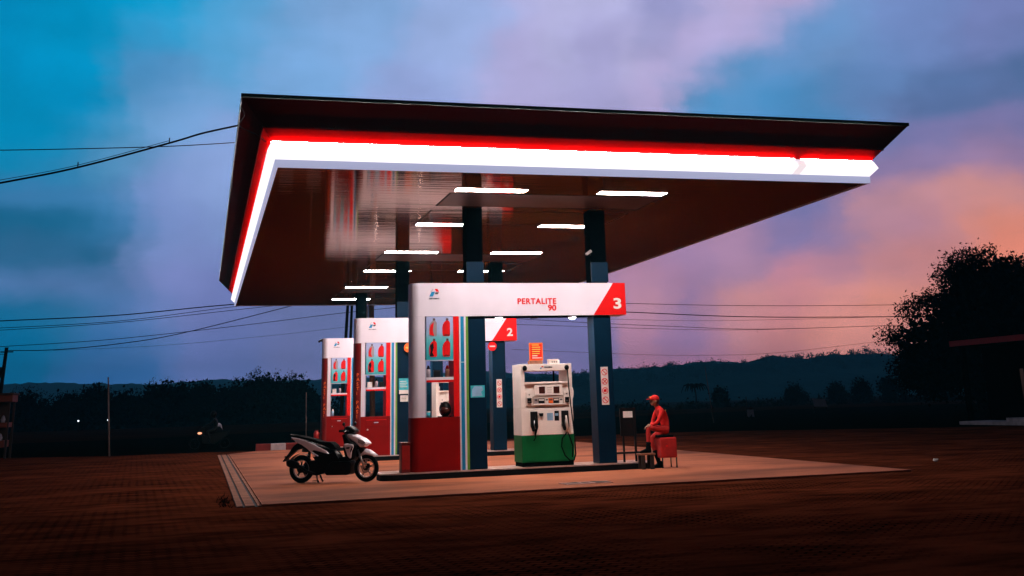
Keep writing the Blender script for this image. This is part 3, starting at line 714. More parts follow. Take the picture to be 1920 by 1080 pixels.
# ---------------------------------------------------------------- sign kiosks with header beams
BOT = [(.30, 0), (.78, 0), (.86, .05), (.86, .74), (.80, .82), (.72, .86), (.72, .95), (.70, 1), (.52, 1), (.50, .95), (.50, .86), (.36, .80), (.22, .66), (.16, .48), (.17, .15), (.22, .04)]
def kiosk(k):
    D = .52
    o = empty('sign_kiosk', (0, 0, IT))
    def rnd(x0, x1, r=.17, n=8, y0=0., y1=D):
        P = [(x1, y0), (x1, y1)]
        for i in range(n + 1):
            a = math.radians(90 + i * 90 / n); P.append((x0 + r + r * math.cos(a), y1 - r + r * math.sin(a)))
        for i in range(n + 1):
            a = math.radians(180 + i * 90 / n); P.append((x0 + r + r * math.cos(a), y0 + r + r * math.sin(a)))
        return P
    def rp(name, x0, x1, z0, z1, m, **kw):
        b = MB(); b.prism(rnd(x0, x1, **kw), z0, z1, 'z')
        ob = b.build(name, m, o); return ob
    rp('base_cabinet', 0, 1.008, IT, 1.25, 'red')
    rp('end_panel', .004, .285, 1.252, 3.278, 'white')
    hd = rp('header_beam', 0, 4.76, 3.28, 3.97, 'white')
    if k > 0:
        q = rp('end_graphic', -.006, .175, IT + .004, 3.27, 'darkred', r=.18, y0=-.006, y1=D + .006)
        q['label'] = 'dark red graphic with pale lettering down the rounded end'
        for i, ch in enumerate('PASTI PAS!'):
            if ch != ' ': text_part(ch, .13, 'lettering', 'orange', q, (.045, -.012, 2.35 - i * .125), rot=(math.pi / 2, 0, 0))
    # opening: jambs, back strips, shelf
    MB().box(.287, .312, .004, D - .004, 1.252, 2.395).build('inner_jamb', 'trim', o)
    MB().box(.885, 1.006, .002, D - .002, 1.252, 3.276).build('red_jamb', 'redbright', o, bevel=.004)
    sh = MB().box(.314, .883, .006, D - .006, 1.99, 2.045).build('shelf', 'white', o)
    MB().box(.314, .883, .004, .03, 1.945, 1.988).build('shelf_edge', 'redbright', sh)
    if k: MB().box(.35, .88, D - .30, D - .28, 1.252, 1.94).build('back_glass', 'display', o) if False else None
    # poster box
    po = MB().box(.314, .883, .006, D - .006, 2.395, 3.276).build('poster_panel', poster_mat(), o)
    MB().box(.314, .883, .003, .012, 2.372, 2.394).build('poster_sill', 'trim', po)
    for i, (bx, bz, mm) in enumerate(((.335, 2.87, 0), (.615, 2.87, 1), (.335, 2.455, 2), (.615, 2.455, 1))):
        w, h = .235, .37
        bt = MB(); bt.prism([(bx + p[0] * w, bz + p[1] * h) for p in BOT], .001, .005)
        q = bt.build('printed_bottle', ['steelgrey', 'redbright', 'redbright'][mm], po)
        bt = MB(); bt.prism([(bx + p[0] * w, bz + p[1] * h) for p in [(.50, .88), (.72, .88), (.70, 1), (.52, 1)]], -.002, .0)
        bt.build('bottle_cap', 'capgrey', q)
        if mm == 0:
            bt = MB(); bt.prism([(bx + p[0] * w, bz + p[1] * h) for p in [(.20, .1), (.62, .02), (.5, .3), (.58, .80), (.3, .62), (.2, .4)]], -.002, .0); bt.build('bottle_label', 'redbright', q)
        if mm == 2:
            bt = MB(); bt.prism([(bx + p[0] * w, bz + p[1] * h) for p in [(.2, .03), (.6, .05), (.45, .25), (.58, .5), (.52, .78), (.22, .62), (.3, .35)]], -.002, .0); bt.build('bottle_label', 'black', q)
        if mm == 1:
            bt = MB(); bt.prism([(bx + p[0] * w, bz + p[1] * h) for p in [(.3, .02), (.7, .03), (.8, .08), (.5, .12), (.28, .08)]], -.002, .0)
            bt.build('bottle_label', 'darkred', q)
    # stripes on the right
    MB().box(1.01, 1.20, .0, D, IT, 3.278).build('stripe_post', 'white', o)
    MB().box(1.042, 1.112, -.004, -.001, IT + .004, 3.274).build('blue_stripe', 'blue', o)
    MB().box(1.153, 1.203, -.004, D, IT + .004, 3.274).build('green_stripe', 'green', o)
    if k == 0: MB().box(1.042, 1.112, -.006, -.0045, 2.33, 2.345).build('stripe_seam', 'white', o)
    # header: red number panel, lettering, emblem, soffit with downlights
    npn = MB()
    npn.prism([(4.01, 3.283), (4.765, 3.283), (4.765, 3.972), (4.49, 3.972)], -.004, D + .004)
    nob = npn.build('number_panel', 'redbright', hd)
    if k < 2: text_part('3' if k == 0 else '2', .31, 'numeral', 'paper', nob, (4.46, -.008, 3.42), bold=.028, width=.18)
    if k == 0:
        text_part('PERTALITE', .17, 'product_name', 'redbright', hd, (2.29, -.004, 3.525), bold=.032, spacing=1.12, width=.87)
        text_part('90', .17, 'product_grade', 'redbright', hd, (2.97, -.004, 3.385), bold=.032, width=.19)
    em = MB(); ex, ez = .38, 3.68
    for pts, mi in (([(.115, .17), (.175, .17), (.21, .11), (.15, .11)], 0), ([(.05, .11), (.125, .11), (.08, .01), (.0, .01)], 1),
                    ([(.135, .10), (.21, .10), (.18, .055), (.115, .055)], 2), ([(.02, .10), (.075, .165), (.09, .165), (.035, .10)], 3)):
        em.prism([(ex + p[0], ez + p[1]) for p in pts], -.004, -.001, 'y', mi)
    em.build('emblem', ['redbright', 'blue', 'capgrey', 'steelgrey'], hd)
    text_part('PERTAMINA', .040, 'emblem_name', 'navy', hd, (.375, -.003, 3.635), bold=.01, width=.22)
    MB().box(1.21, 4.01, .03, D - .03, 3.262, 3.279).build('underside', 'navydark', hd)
    for x in (1.90, 3.55):
        d = MB().cyl((x, .10, 3.235), (x, .10, 3.261), .095, n=28).build('downlight', 'trim', hd)
        MB().ball((x, .10, 3.234), (.072, .072, .022), 24, 10).build('lit_lens', 'down', d)
        MB().cyl((x, .10, 3.2112), (x, .10, 3.2165), .056, n=24).build('disc_shade', 'trim', d)  # shade added above the disc to block its upward light
        dd = MB(); dd.add([(x + p[0], .10 + p[1], 3.2105) for p in disc((0, 0), .05)], [tuple(range(24))]); dd.build('bright_centre', 'disc', d)
    MB().cyl((2.72, .22, 3.235), (2.72, .22, 3.261), .09, n=28).build('speaker_grille', 'black', hd)
    if k:
        dr_ = MB().box(.33, .90, -.012, -.001, .98, 1.16).build('drawer', 'red', o, bevel=.006)
        MB().box(.55, .67, -.03, -.013, 1.075, 1.10).build('handle', 'trim', dr_)
        MB().box(.33, .90, -.02, -.013, 1.150, 1.165).build('drawer_lip', 'orange' if False else 'redbright', dr_)
        MB().ball((.37, -.012, .90), .022).build('lock_knob', 'paper', o)
    o.location = (0, k * SP, IT)
    tag(o, ['white and red sign kiosk in front, its long header reading PERTALITE 90 and numbered 3',
            'middle white and red sign kiosk, its header numbered 2, half hidden by the front one',
            'smallest white and red sign kiosk at the far left rear, its right part hidden'][k], 'kiosk', 'sign kiosks on the pump islands')
    return o
M['steelgrey'] = mat('bottle_grey', (.30, .24, .26), .5, noise=.1)
M['capgrey'] = mat('dark_grey_cap', (.07, .05, .05), .5, noise=.1)
_pm = []
def poster_mat():
    if _pm: return _pm[0]
    m = bpy.data.materials.new('blue_to_teal_poster_print'); m.use_nodes = True
    nt = m.node_tree; N = nt.nodes; L = nt.links; b = N['Principled BSDF']; b.inputs['Roughness'].default_value = .35
    tc = N.new('ShaderNodeTexCoord'); sp = N.new('ShaderNodeSeparateXYZ'); L.new(tc.outputs['Generated'], sp.inputs[0])
    n = N.new('ShaderNodeTexNoise'); n.inputs['Scale'].default_value = 4; L.new(tc.outputs['Generated'], n.inputs['Vector'])
    a = N.new('ShaderNodeMath'); a.operation = 'MULTIPLY_ADD'; a.inputs[1].default_value = .5; L.new(n.outputs['Fac'], a.inputs[0]); L.new(sp.outputs['Z'], a.inputs[2])
    cr = N.new('ShaderNodeValToRGB'); e = cr.color_ramp.elements
    e[0].position = .3; e[0].color = (.02, .33, .38, 1); e[1].position = 1.1; e[1].color = (.36, .42, .66, 1)
    c = cr.color_ramp.elements.new(.7); c.color = (.10, .48, .52, 1)
    L.new(a.outputs[0], cr.inputs[0]); L.new(cr.outputs[0], b.inputs['Base Color']); _pm.append(m); return m
for k in range(3): kiosk(k)

# things standing in the kiosk openings and beside them
hm = empty('crash_helmet', (.74, .20, 1.25)); tag(hm, 'black crash helmet standing in the window opening of the front kiosk', 'helmet')
MB().ball((.74, .20, 1.405), (.125, .15, .155)).build('shell', 'bikeblack', hm)
b = MB(); b.ball((.72, .14, 1.385), (.115, .12, .085)); b.build('visor', 'display', hm)
MB().box(.60, .84, .06, .30, 1.251, 1.268).build('base_rim', 'rubber', hm)
cp = empty('cup', (.37, .12, 1.25)); tag(cp, 'small teal cup in the left corner of the front kiosk window', 'cup')
MB().cyl((.37, .12, 1.25), (.37, .12, 1.35), .04, .045).build('cup_body', 'teal', cp); MB().cyl((.37, .12, 1.351), (.37, .12, 1.375), .046, .046).build('rim', 'paper', cp)
def small(name, lab, cat, x, y, z, kind, m1, m2):
    o = empty(name, (x, y, z)); tag(o, lab, cat)
    if kind == 'bottle':
        MB().cyl((x, y, z), (x, y, z + .17), .045, .045).build('bottle_body', m1, o); MB().cyl((x, y, z + .17), (x, y, z + .24), .04, .018).build('neck', m2, o)
    else:
        MB().box(x - .07, x + .07, y - .05, y + .05, z, z + .13).build('box_body', m1, o, bevel=.01); MB().box(x - .071, x + .071, y - .051, y + .051, z + .131, z + .15).build('lid', m2, o)
small('oil_bottle', 'dark oil bottle on the shelf of the front kiosk, left of the black can', 'bottle', .38, .14, 2.046, 'bottle', 'steelgrey', 'black')
small('metal_box', 'black box on the shelf of the front kiosk', 'box', .56, .16, 2.046, 'box', 'black', 'black')
small('oil_bottle', 'brownish red bottle at the right end of the shelf of the front kiosk', 'bottle', .78, .14, 2.046, 'bottle', 'wood', 'redbright')
small('cash_box', 'cream box on the shelf of the middle kiosk', 'box', .44, SP + .14, 2.046, 'box', 'paper', 'paper')
small('oil_bottle', 'grey bottle on the shelf of the middle kiosk', 'bottle', .63, SP + .14, 2.046, 'bottle', 'steelgrey', 'black')
small('tool_box', 'black box at the right end of the shelf of the middle kiosk', 'box', .78, SP + .14, 2.046, 'box', 'black', 'black')
small('cash_box', 'cream box on the shelf of the rear kiosk', 'box', .44, 2 * SP + .14, 2.046, 'box', 'paper', 'paper')
small('oil_bottle', 'grey bottle on the shelf of the rear kiosk', 'bottle', .64, 2 * SP + .14, 2.046, 'bottle', 'steelgrey', 'black')
small('cup', 'pale cup in the window of the rear kiosk', 'cup', .40, 2 * SP + .12, 1.252, 'bottle', 'skyblue', 'paper')
# fire extinguishers / hydrant boxes
def extinguisher(x, y, h, r, lab):
    o = empty('fire_extinguisher', (x, y, IT)); tag(o, lab, 'extinguisher')
    b = MB(); b.tube([(x, y, IT), (x, y, IT + h * .8), (x, y, IT + h * .9), (x, y, IT + h * .94)], [r, r, r * .7, r * .3], 18); b.build('cylinder_body', 'bollred', o)
    MB().box(x - .05, x + .06, y - .015, y + .015, IT + h * .94, IT + h).build('valve_handle', 'black', o)
    MB().tube([(x + .02, y - r * .5, IT + h * .92), (x + r + .02, y - r * .6, IT + h * .8), (x + r + .01, y - r * .6, IT + h * .35)], .012).build('hose', 'rubber', o)
extinguisher(-.16, 2 * SP + .1, .62, .10, 'red fire extinguisher standing at the left end of the rear island')
o = empty('hydrant_box', (-.10, .12, IT)); tag(o, 'dark red upright box against the left end of the front kiosk', 'box')
MB().box(-.20, -.02, .02, .30, IT, .76).build('cabinet', 'darkred', o, bevel=.012)
MB().box(-.19, -.03, .008, .019, .26, .72).build('cabinet_door', 'bollred', o, bevel=.004); MB().box(-.21, -.01, .01, .31, .761, .785).build('lid', 'darkred', o)

# ---------------------------------------------------------------- fuel pumps
def pump():
    o = empty('fuel_pump', (2.33, .05, IT)); x0, x1, y0, y1 = 2.33, 3.47, .05, .70
    MB().box(x0 + .02, x1 - .02, y0 + .02, y1 - .02, IT, .285).build('plinth', 'rubber', o)
    lo = MB(); lo.box(x0, x1, y0, y1, .285, .82); lo.build('lower_casing', 'pgreen', o, bevel=.008)
    MB().box(x0 + .10, x1 - .05, y0 - .006, y0 - .001, .31, .81).build('green_door', 'pgreen', o, bevel=.003)
    MB().box(x0, x1, y0, y1, .822, 1.36).build('middle_casing', 'cream', o, bevel=.008)
    MB().box(x0 + .10, x1 - .05, y0 - .006, y0 - .001, .826, 1.33).build('service_door', 'cream', o, bevel=.003)
    for xa, xb in ((x0, x0 + .09), (x1 - .09, x1)):
        MB().box(xa, xb, y0, y1, 1.362, 2.27).build('side_post', 'cream', o, bevel=.006)
    tb = MB().box(x0 + .091, x1 - .091, y0 + .004, y1, 2.13, 2.268).build('top_beam', 'cream', o, bevel=.004)
    text_part('PERTAMINA', .045, 'maker_name', 'navy', tb, (2.86, y0 - .001, 2.185), bold=.01, width=.18)
    em = MB(); em.prism([(2.80, 2.225), (2.835, 2.225), (2.85, 2.20), (2.815, 2.20)], y0 - .002, y0 + .003, 'y', 0); em.prism([(2.78, 2.195), (2.815, 2.195), (2.79, 2.165), (2.765, 2.165)], y0 - .002, y0 + .003, 'y', 1)
    em.build('emblem', ['redbright', 'blue'], tb)
    hb = MB().box(x0 + .091, x1 - .091, y0 + .03, y1 - .03, 1.362, 1.86).build('meter_head', 'cream', o, bevel=.006)
    MB().box(x0 + .091, x1 - .10, y0 - .02, y0 + .06, 1.861, 1.90).build('head_ledge', 'cream', hb, bevel=.004)
    fp = MB().box(x0 + .30, x1 - .22, y0 - .004, y0 + .029, 1.62, 1.84).build('display_panel', 'cream', hb, bevel=.006)
    for xa in (x0 + .40, x0 + .72): MB().box(xa, xa + .13, y0 - .008, y0 - .0045, 1.66, 1.80).build('display_window', 'display', fp)
    for j in range(3): MB().box(x0 + .58, x0 + .68, y0 - .006, y0 - .0045, 1.68 + j * .045, 1.69 + j * .045).build('print_line', 'creamd', fp)
    tr = MB().box(x0 + .26, x1 - .20, y0 + .0, y0 + .029, 1.43, 1.60).build('product_tray', 'creamd', hb)
    for xa, w, mm in ((x0 + .29, .07, 'steelgrey'), (x0 + .38, .13, 'black'), (x0 + .525, .07, 'paper'), (x0 + .605, .09, 'orange'), (x0 + .71, .12, 'black'), (x0 + .845, .07, 'paper')):
        q = MB().box(xa, xa + w, y0 - .012, y0 - .001, 1.46, 1.56).build('product_card', mm, tr)
        MB().box(xa + .01, xa + w - .01, y0 - .015, y0 - .0125, 1.515, 1.545).build('card_print', 'paper' if mm == 'black' else 'capgrey', q)
    MB().box(x0 + .26, x1 - .20, y0 - .03, y0 - .001, 1.425, 1.452).build('tray_lip', 'cream', tr, bevel=.004)
    MB().box(x0 + .091, x1 - .091, y0 + .06, y0 + .066, 1.363, 1.41).build('lower_recess', 'creamd', hb)
    for xa in (x0 + .125, x1 - .185):
        q = MB().box(xa - .01, xa + .11, y0 - .006, y0 + .029, 1.42, 1.70).build('switch_panel', 'cream', hb, bevel=.004)
        MB().box(xa + .01, xa + .10, y0 - .03, y0 - .0065, 1.47, 1.575).build('card_reader', 'black', q, bevel=.006)
        MB().box(xa + .03, xa + .07, y0 - .034, y0 - .0305, 1.49, 1.515).build('reader_slot', 'steel', q)
        MB().box(xa + .045, xa + .065, y0 - .009, y0 - .0065, 1.63, 1.655).build('mark', 'black', q)
    for xa, gun in ((x0 + .19, 0), (x0 + .87, 1)):
        q = MB().prism([(xa, 1.30), (xa + .15, 1.30), (xa + .16, .98), (xa + .12, .90), (xa + .04, .90), (xa, 1.0)], y0 - .05, y0 - .0065).build('nozzle_holder', 'black', o, bevel=.01)
        b = MB(); b.tube([(xa + .085, y0 - .07, 1.20), (xa + .09, y0 - .10, 1.06), (xa + .10, y0 - .11, .96), (xa + .08, y0 - .08, .84)], [.018, .026, .03, .018], 10); b.build('nozzle', 'rubber' if not gun else 'creamd', q)
        b = MB(); b.tube([(xa + .06, y0 - .10, 1.12), (xa + .045, y0 - .13, 1.03), (xa + .07, y0 - .13, .95)], .009, 6); b.build('trigger_guard', 'steel', q)
    MB().prism([(x0 + .37, 1.26), (x0 + .47, 1.26), (x0 + .46, 1.20), (x0 + .40, 1.20)], y0 - .04, y0 - .0065).build('small_hook', 'black', o)
    p = MB().box(x0 + .56, x0 + .69, y0 - .009, y0 - .0065, 1.11, 1.26).build('blue_sticker', 'skyblue', o)
    p = MB().box(x0 + .72, x0 + .82, y0 - .012, y0 - .0065, 1.10, 1.30).build('black_reader', 'black', o, bevel=.003)
    MB().box(x0 + .735, x0 + .805, y0 - .015, y0 - .0125, 1.20, 1.25).build('reader_window', 'skyblue', p)
    for xa in (x0 + .09, x1 - .12):
        MB().ball((xa, y0 - .04, 2.185), (.05, .045, .055)).build('hose_guide', 'rubber', o)
    b = MB(); b.tube([(x1 - .11, y0 - .05, 2.16), (x1 - .10, y0 - .08, 1.75), (x1 - .06, y0 - .10, 1.2), (x1 - .02, y0 - .10, .75), (x1 - .01, y0 - .10, .42), (x1 - .05, y0 - .10, .30), (x1 - .14, y0 - .10, .30),
        (x1 - .24, y0 - .09, .40), (x1 - .31, y0 - .09, .58), (x1 - .29, y0 - .09, .74), (x1 - .20, y0 - .09, .84), (x1 - .17, y0 - .09, .92)], .014, 8); b.build('hose', 'rubber', o)
    b = MB(); b.tube([(x0 + .27, y0 - .08, .88), (x0 + .27, y0 - .09, .78), (x0 + .25, y0 - .03, .72)], .014, 8); b.build('hose', 'rubber', o)
    b = MB(); b.tube([(x1 - .18, y0 - .09, .90), (x1 - .12, y0 - .11, .74), (x1 - .07, y0 - .11, .58), (x1 - .09, y0 - .11, .36)], .014, 8); b.build('hose', 'rubber', o)
    b = MB(); b.tube([(x1 - .30, y0 + .35, 2.13), (x1 - .30, y0 + .35, 1.86)], .02, 8); b.build('vent_pipe', 'rubber', o)
    b = MB(); b.prism([(x1 + .001, 1.30), (x1 + .001, 1.84)] + [(x1 + .02 + .09 * math.sin(math.radians(a)), 1.66 + .17 * math.cos(math.radians(a))) for a in range(10, 120, 12)] + [(x1 + .07, 1.50), (x1 + .07, 1.30)], y0 + .25, y0 + .40); b.build('side_housing', 'cream', o, bevel=.006)
    return o
pu = pump()
tag(pu, 'cream and green fuel pump with two black nozzles on the front island', 'fuel pump', 'fuel pumps')
for k, lab in ((1, 'fuel pump of the middle island, seen through the window of the front kiosk'), (2, 'fuel pump of the rear island, seen through the window of the middle kiosk')):
    c = copy_tree(pu, label=lab); c.location = (2.33, .05 + k * SP, IT)
nb = empty('notice_board', (2.75, .30, 2.27)); tag(nb, 'small orange red notice with yellow lines standing on the front fuel pump', 'notice')
MB().box(2.60, 2.90, .25, .27, 2.35, 2.72).build('notice_sheet', 'orange', nb); MB().box(2.625, 2.875, .246, .2495, 2.37, 2.69).build('red_field', 'redbright', nb)
MB().box(2.60, 2.89, .24, .40, 2.27, 2.348).build('stand_foot', 'wood', nb)
for j, (w, mm) in enumerate(((.16, 'yellow'), (.19, 'yellow'), (.19, 'yellow'), (.18, 'yellow'), (.17, 'yellow'), (.12, 'paper'), (.22, 'paper'))):
    MB().box(2.655, 2.655 + w, .243, .2455, 2.665 - j * .045, 2.682 - j * .045).build('print_line', mm, nb)
sb = empty('junction_box', (3.15, .3, 2.27)); tag(sb, 'small white box with dark holes on top of the front fuel pump', 'box')
MB().box(3.04, 3.27, .25, .40, 2.27, 2.355).build('box_body', 'cream', sb, bevel=.006); MB().box(3.03, 3.24, .24, .41, 2.356, 2.372).build('lid', 'cream', sb)
for j in range(3): MB().box(3.09 + j * .05, 3.115 + j * .05, .246, .2495, 2.30, 2.325).build('hole', 'black', sb)

# scorer stand right of the front column
st = empty('display_stand', (4.75, .2, IT)); tag(st, 'black framed stand with a pale paper between the right front column and the seated attendant', 'stand')
b = MB(); b.box(4.57, 4.61, .18, .22, .73, 1.31); b.box(4.88, 4.93, .18, .22, .73, 1.31); b.box(4.61, 4.88, .18, .22, 1.27, 1.31); b.build('frame', 'black', st)
MB().box(4.61, 4.88, .195, .215, .73, 1.27).build('panel', 'black', st)
MB().box(4.645, 4.86, .19, .1945, 1.11, 1.24).build('paper', 'paper', st)
MB().box(4.61, 4.645, .18, .22, IT, .73).build('leg', 'black', st); MB().box(4.88, 4.92, .18, .22, IT, .73).build('leg', 'black', st)
MB().box(4.42, 4.99, .10, .14, .37, .41).build('foot_bar', 'black', st); MB().box(4.63, 4.64, .14, .18, .38, .40).build('bar_bracket', 'black', st)
MB().box(4.955, 4.99, .10, .14, IT, .37).build('leg', 'black', st)
# little bench under the attendant's foot
bn = empty('foot_bench', (5.03, -.25, G)); tag(bn, 'small worn wooden bench under the attendant\'s raised foot', 'bench')
GS = G + .035
MB().box(4.77, 5.11, -.40, -.14, .345, .385).build('bench_top', 'wood', bn, bevel=.006)
for x, y in ((4.80, -.37), (5.0, -.37), (4.80, -.19), (5.0, -.19)): MB().box(x, x + .075, y - .02, y + .03, GS, .345).build('leg', 'wooddark', bn)
# red covered stool
stl = empty('covered_stool', (5.48, -.1, G)); tag(stl, 'tall stool with a red cloth cover and thin metal legs under the seated attendant', 'stool')
MB().box(5.27, 5.65, -.30, .08, .27, .685).build('red_cover', 'clothred2', stl, bevel=.03)
MB().box(5.26, 5.60, -.28, .06, .686, .735).build('seat', 'rubber', stl, bevel=.02)
for x, y in ((5.31, -.27), (5.63, -.27), (5.35, .04), (5.63, .04)): MB().cyl((x, y, G + .036), (x, y, .30), .014).build('leg', 'black', stl)
MB().box(5.39, 5.44, -.305, -.301, .49, .53).build('stitched_badge', 'redbright', stl)

# ---------------------------------------------------------------- the attendant
def skin_body(name, verts, edges, radii, m, parent, root=0, sub=2):
    me = bpy.data.meshes.new(name); me.from_pydata(verts, edges, []); me.update()
    ob = bpy.data.objects.new(name, me); col.objects.link(ob)
    sk = ob.modifiers.new('skin', 'SKIN'); sk.use_smooth_shade = True
    for i, r in enumerate(radii):
        d = me.skin_vertices[0].data[i]; d.radius = r if isinstance(r, tuple) else (r, r)
    me.skin_vertices[0].data[root].use_root = True
    s = ob.modifiers.new('sub', 'SUBSURF'); s.levels = sub; s.render_levels = sub
    dg = bpy.context.evaluated_depsgraph_get(); bpy.context.view_layer.update(); dg.update()
    m2 = bpy.data.meshes.new_from_object(ob.evaluated_get(dg)); bpy.data.objects.remove(ob)
    for p in m2.polygons: p.use_smooth = True
    m2.materials.clear(); m2.materials.append(M[m])
    o2 = bpy.data.objects.new(name, m2); col.objects.link(o2)
    if parent:
        w = world_loc(parent); m2.transform(Matrix.Translation((-w[0], -w[1], -w[2]))); o2.parent = parent
    return o2
def chains(spec):
    """spec: list of chains of (x,y,z,r) ; equal coordinates are merged"""
    vs = []; rs = []; es = []; idx = {}
    for ch in spec:
        prev = None
        for x, y, z, r in ch:
            key = (round(x, 4), round(y, 4), round(z, 4))
            if key not in idx: idx[key] = len(vs); vs.append((x, y, z)); rs.append(r)
            i = idx[key]
            if prev is not None: es.append((prev, i))
            prev = i
    return vs, es, rs
pe = empty('person', (5.42, -.12, G + .035)); tag(pe, 'seated attendant in red cap and red uniform with one foot up on the small bench', 'person')
Yc = -.12
body = [
    [(5.50, Yc, .83, .115), (5.49, Yc, .95, .105), (5.45, Yc, 1.08, .110), (5.39, Yc, 1.20, .115), (5.335, Yc, 1.285, .075), (5.305, Yc, 1.335, .046), (5.285, Yc, 1.38, .048)],
    # near (right) side arm: shoulder, elbow, wrist
    [(5.39, Yc, 1.20, .115), (5.36, Yc - .15, 1.235, .058), (5.30, Yc - .19, 1.12, .046), (5.235, Yc - .19, 1.01, .040), (5.165, Yc - .16, .965, .032), (5.105, Yc - .12, .945, .027)],
    [(5.39, Yc, 1.20, .115), (5.37, Yc + .15, 1.235, .058), (5.31, Yc + .19, 1.12, .046), (5.26, Yc + .17, 1.00, .040), (5.19, Yc + .07, .96, .032), (5.14, Yc - .01, .95, .027)],
    # legs
    [(5.50, Yc, .83, .115), (5.47, Yc - .09, .83, .092), (5.25, Yc - .12, .87, .078), (5.045, Yc - .12, .895, .060), (5.03, Yc - .12, .84, .055), (5.03, Yc - .12, .68, .050), (5.015, Yc - .12, .53, .036), (5.01, Yc - .12, .455, .036)],
    [(5.50, Yc, .83, .115), (5.46, Yc + .09, .80, .090), (5.32, Yc + .13, .73, .078), (5.20, Yc + .14, .665, .060), (5.20, Yc + .13, .60, .055), (5.25, Yc + .10, .42, .050), (5.30, Yc + .06, .24, .036), (5.315, Yc + .05, .15, .036)],
]
vs, es, rs = chains(body)
bd = skin_body('body', vs, es, rs, 'clothred', pe)
bd.data.materials.append(M['clothred2']); w_ = world_loc(pe)
for p in bd.data.polygons:
    if p.center.z + w_.z < .935 and p.center.x + w_.x > 5.135 or p.center.z + w_.z < .925: p.material_index = 1  # legs get the darker red to imitate their shade
# head with face, ears
hx, hz = 5.262, 1.445
b = MB(); b.ball((hx, Yc, hz), (.094, .076, .105), 24, 16)
b.ball((hx - .035, Yc, hz - .055), (.055, .052, .050), 16, 10)
b.ball((hx - .098, Yc, hz - .018), (.020, .014, .020), 10, 8)
b.ball((hx - .088, Yc, hz - .060), (.012, .022, .008), 10, 8)
b.ball((hx + .008, Yc - .078, hz - .015), (.018, .010, .028), 10, 8); b.ball((hx + .008, Yc + .078, hz - .015), (.018, .010, .028), 10, 8)
b.tube([(hx + .02, Yc, hz - .05), (hx + .045, Yc, hz - .12)], [.050, .052], 16)
hd_ = b.build('head', 'skin', pe)
b = MB(); b.ball((hx - .083, Yc - .030, hz + .012), .010, 10, 8); b.ball((hx - .083, Yc + .030, hz + .012), .010, 10, 8); b.build('eyes', 'black', hd_)
b = MB(); b.ball((hx + .030, Yc, hz - .008), (.075, .080, .080), 18, 12); b.build('hair', 'hair', hd_)
cap = MB(); cap.ball((hx + .008, Yc, hz + .035), (.103, .087, .083), 24, 12)
cap.build('cap', 'clothred', pe)
b = MB(); P = []
for i in range(13):
    a = math.radians(100 + 160 * i / 12); P.append((hx - .055 + .125 * math.cos(a), Yc + .075 * math.sin(a)))
P2 = [(hx - .02, Yc - .07), (hx - .02, Yc + .07)]
b.prism(P + P2, hz + .028, hz + .040, 'z'); o = b.build('cap_peak', 'clothred', pe); 
MB().box(hx - .101, hx - .093, Yc - .025, Yc + .025, hz + .055, hz + .085).build('cap_badge', 'yellow', pe)
# shoes
for (ax, ay, az, ang) in ((5.01, Yc - .12, .455, 0), (5.315, Yc + .05, .15, 0)):
    z0 = .386 if az > .3 else G + .037
    b = MB(); b.prism([(ax + .055, z0), (ax - .195, z0), (ax - .205, z0 + .03), (ax - .13, z0 + .055), (ax - .045, z0 + .085), (ax - .035, z0 + .14), (ax + .045, z0 + .14), (ax + .06, z0 + .05)], ay - .045, ay + .045)
    b.build('shoe', 'rubber', pe, bevel=.014)
MB().cyl((5.01, Yc - .12, .50), (5.028, Yc - .12, .60), .043, .052).build('sock', 'rubber', pe)
MB().cyl((5.31, Yc + .053, .17), (5.252, Yc + .10, .42), .043, .057).build('sock', 'rubber', pe)
# hands with fingers, resting on the raised knee
def hand(wx, wy, wz, dirx, diry, side):
    d = Vector((dirx, diry, -.25)).normalized(); s = Vector((-d.y, d.x, 0)).normalized() * side; w = Vector((wx, wy, wz))
    ch = [[(*w, .024), (*(w + d * .05), .030), (*(w + d * .085), .030)]]
    for i, L_ in enumerate((.060, .072, .068, .052)):
        base = w + d * .085 + s * (.027 - .018 * i)
        p1 = base + d * L_ * .45 + Vector((0, 0, -.010)); p2 = p1 + d * L_ * .30 + Vector((0, 0, -.020)); p3 = p2 + d * L_ * .2 + Vector((0, 0, -.022))
        ch.append([(*(w + d * .085), .030), (*base, .011), (*p1, .0095), (*p2, .009), (*p3, .0075)])
    t0 = w + d * .03 + s * .030; t1 = t0 + d * .035 + s * .022 - Vector((0, 0, .01)); t2 = t1 + d * .028 - Vector((0, 0, .012))
    ch.append([(*(w + d * .05), .030), (*t0, .013), (*t1, .011), (*t2, .009)])
    return chains(ch)
for args in ((5.105, Yc - .12, .945, -1, .15, 1), (5.14, Yc - .01, .95, -1, -.45, -1)):
    v_, e_, r_ = hand(*args); skin_body('hand', v_, e_, r_, 'skin', pe, sub=1)
b = MB(); b.box(5.445, 5.465, Yc - .135, Yc - .125, 1.235, 1.245)
b.build('shoulder_mark', 'yellow', pe)

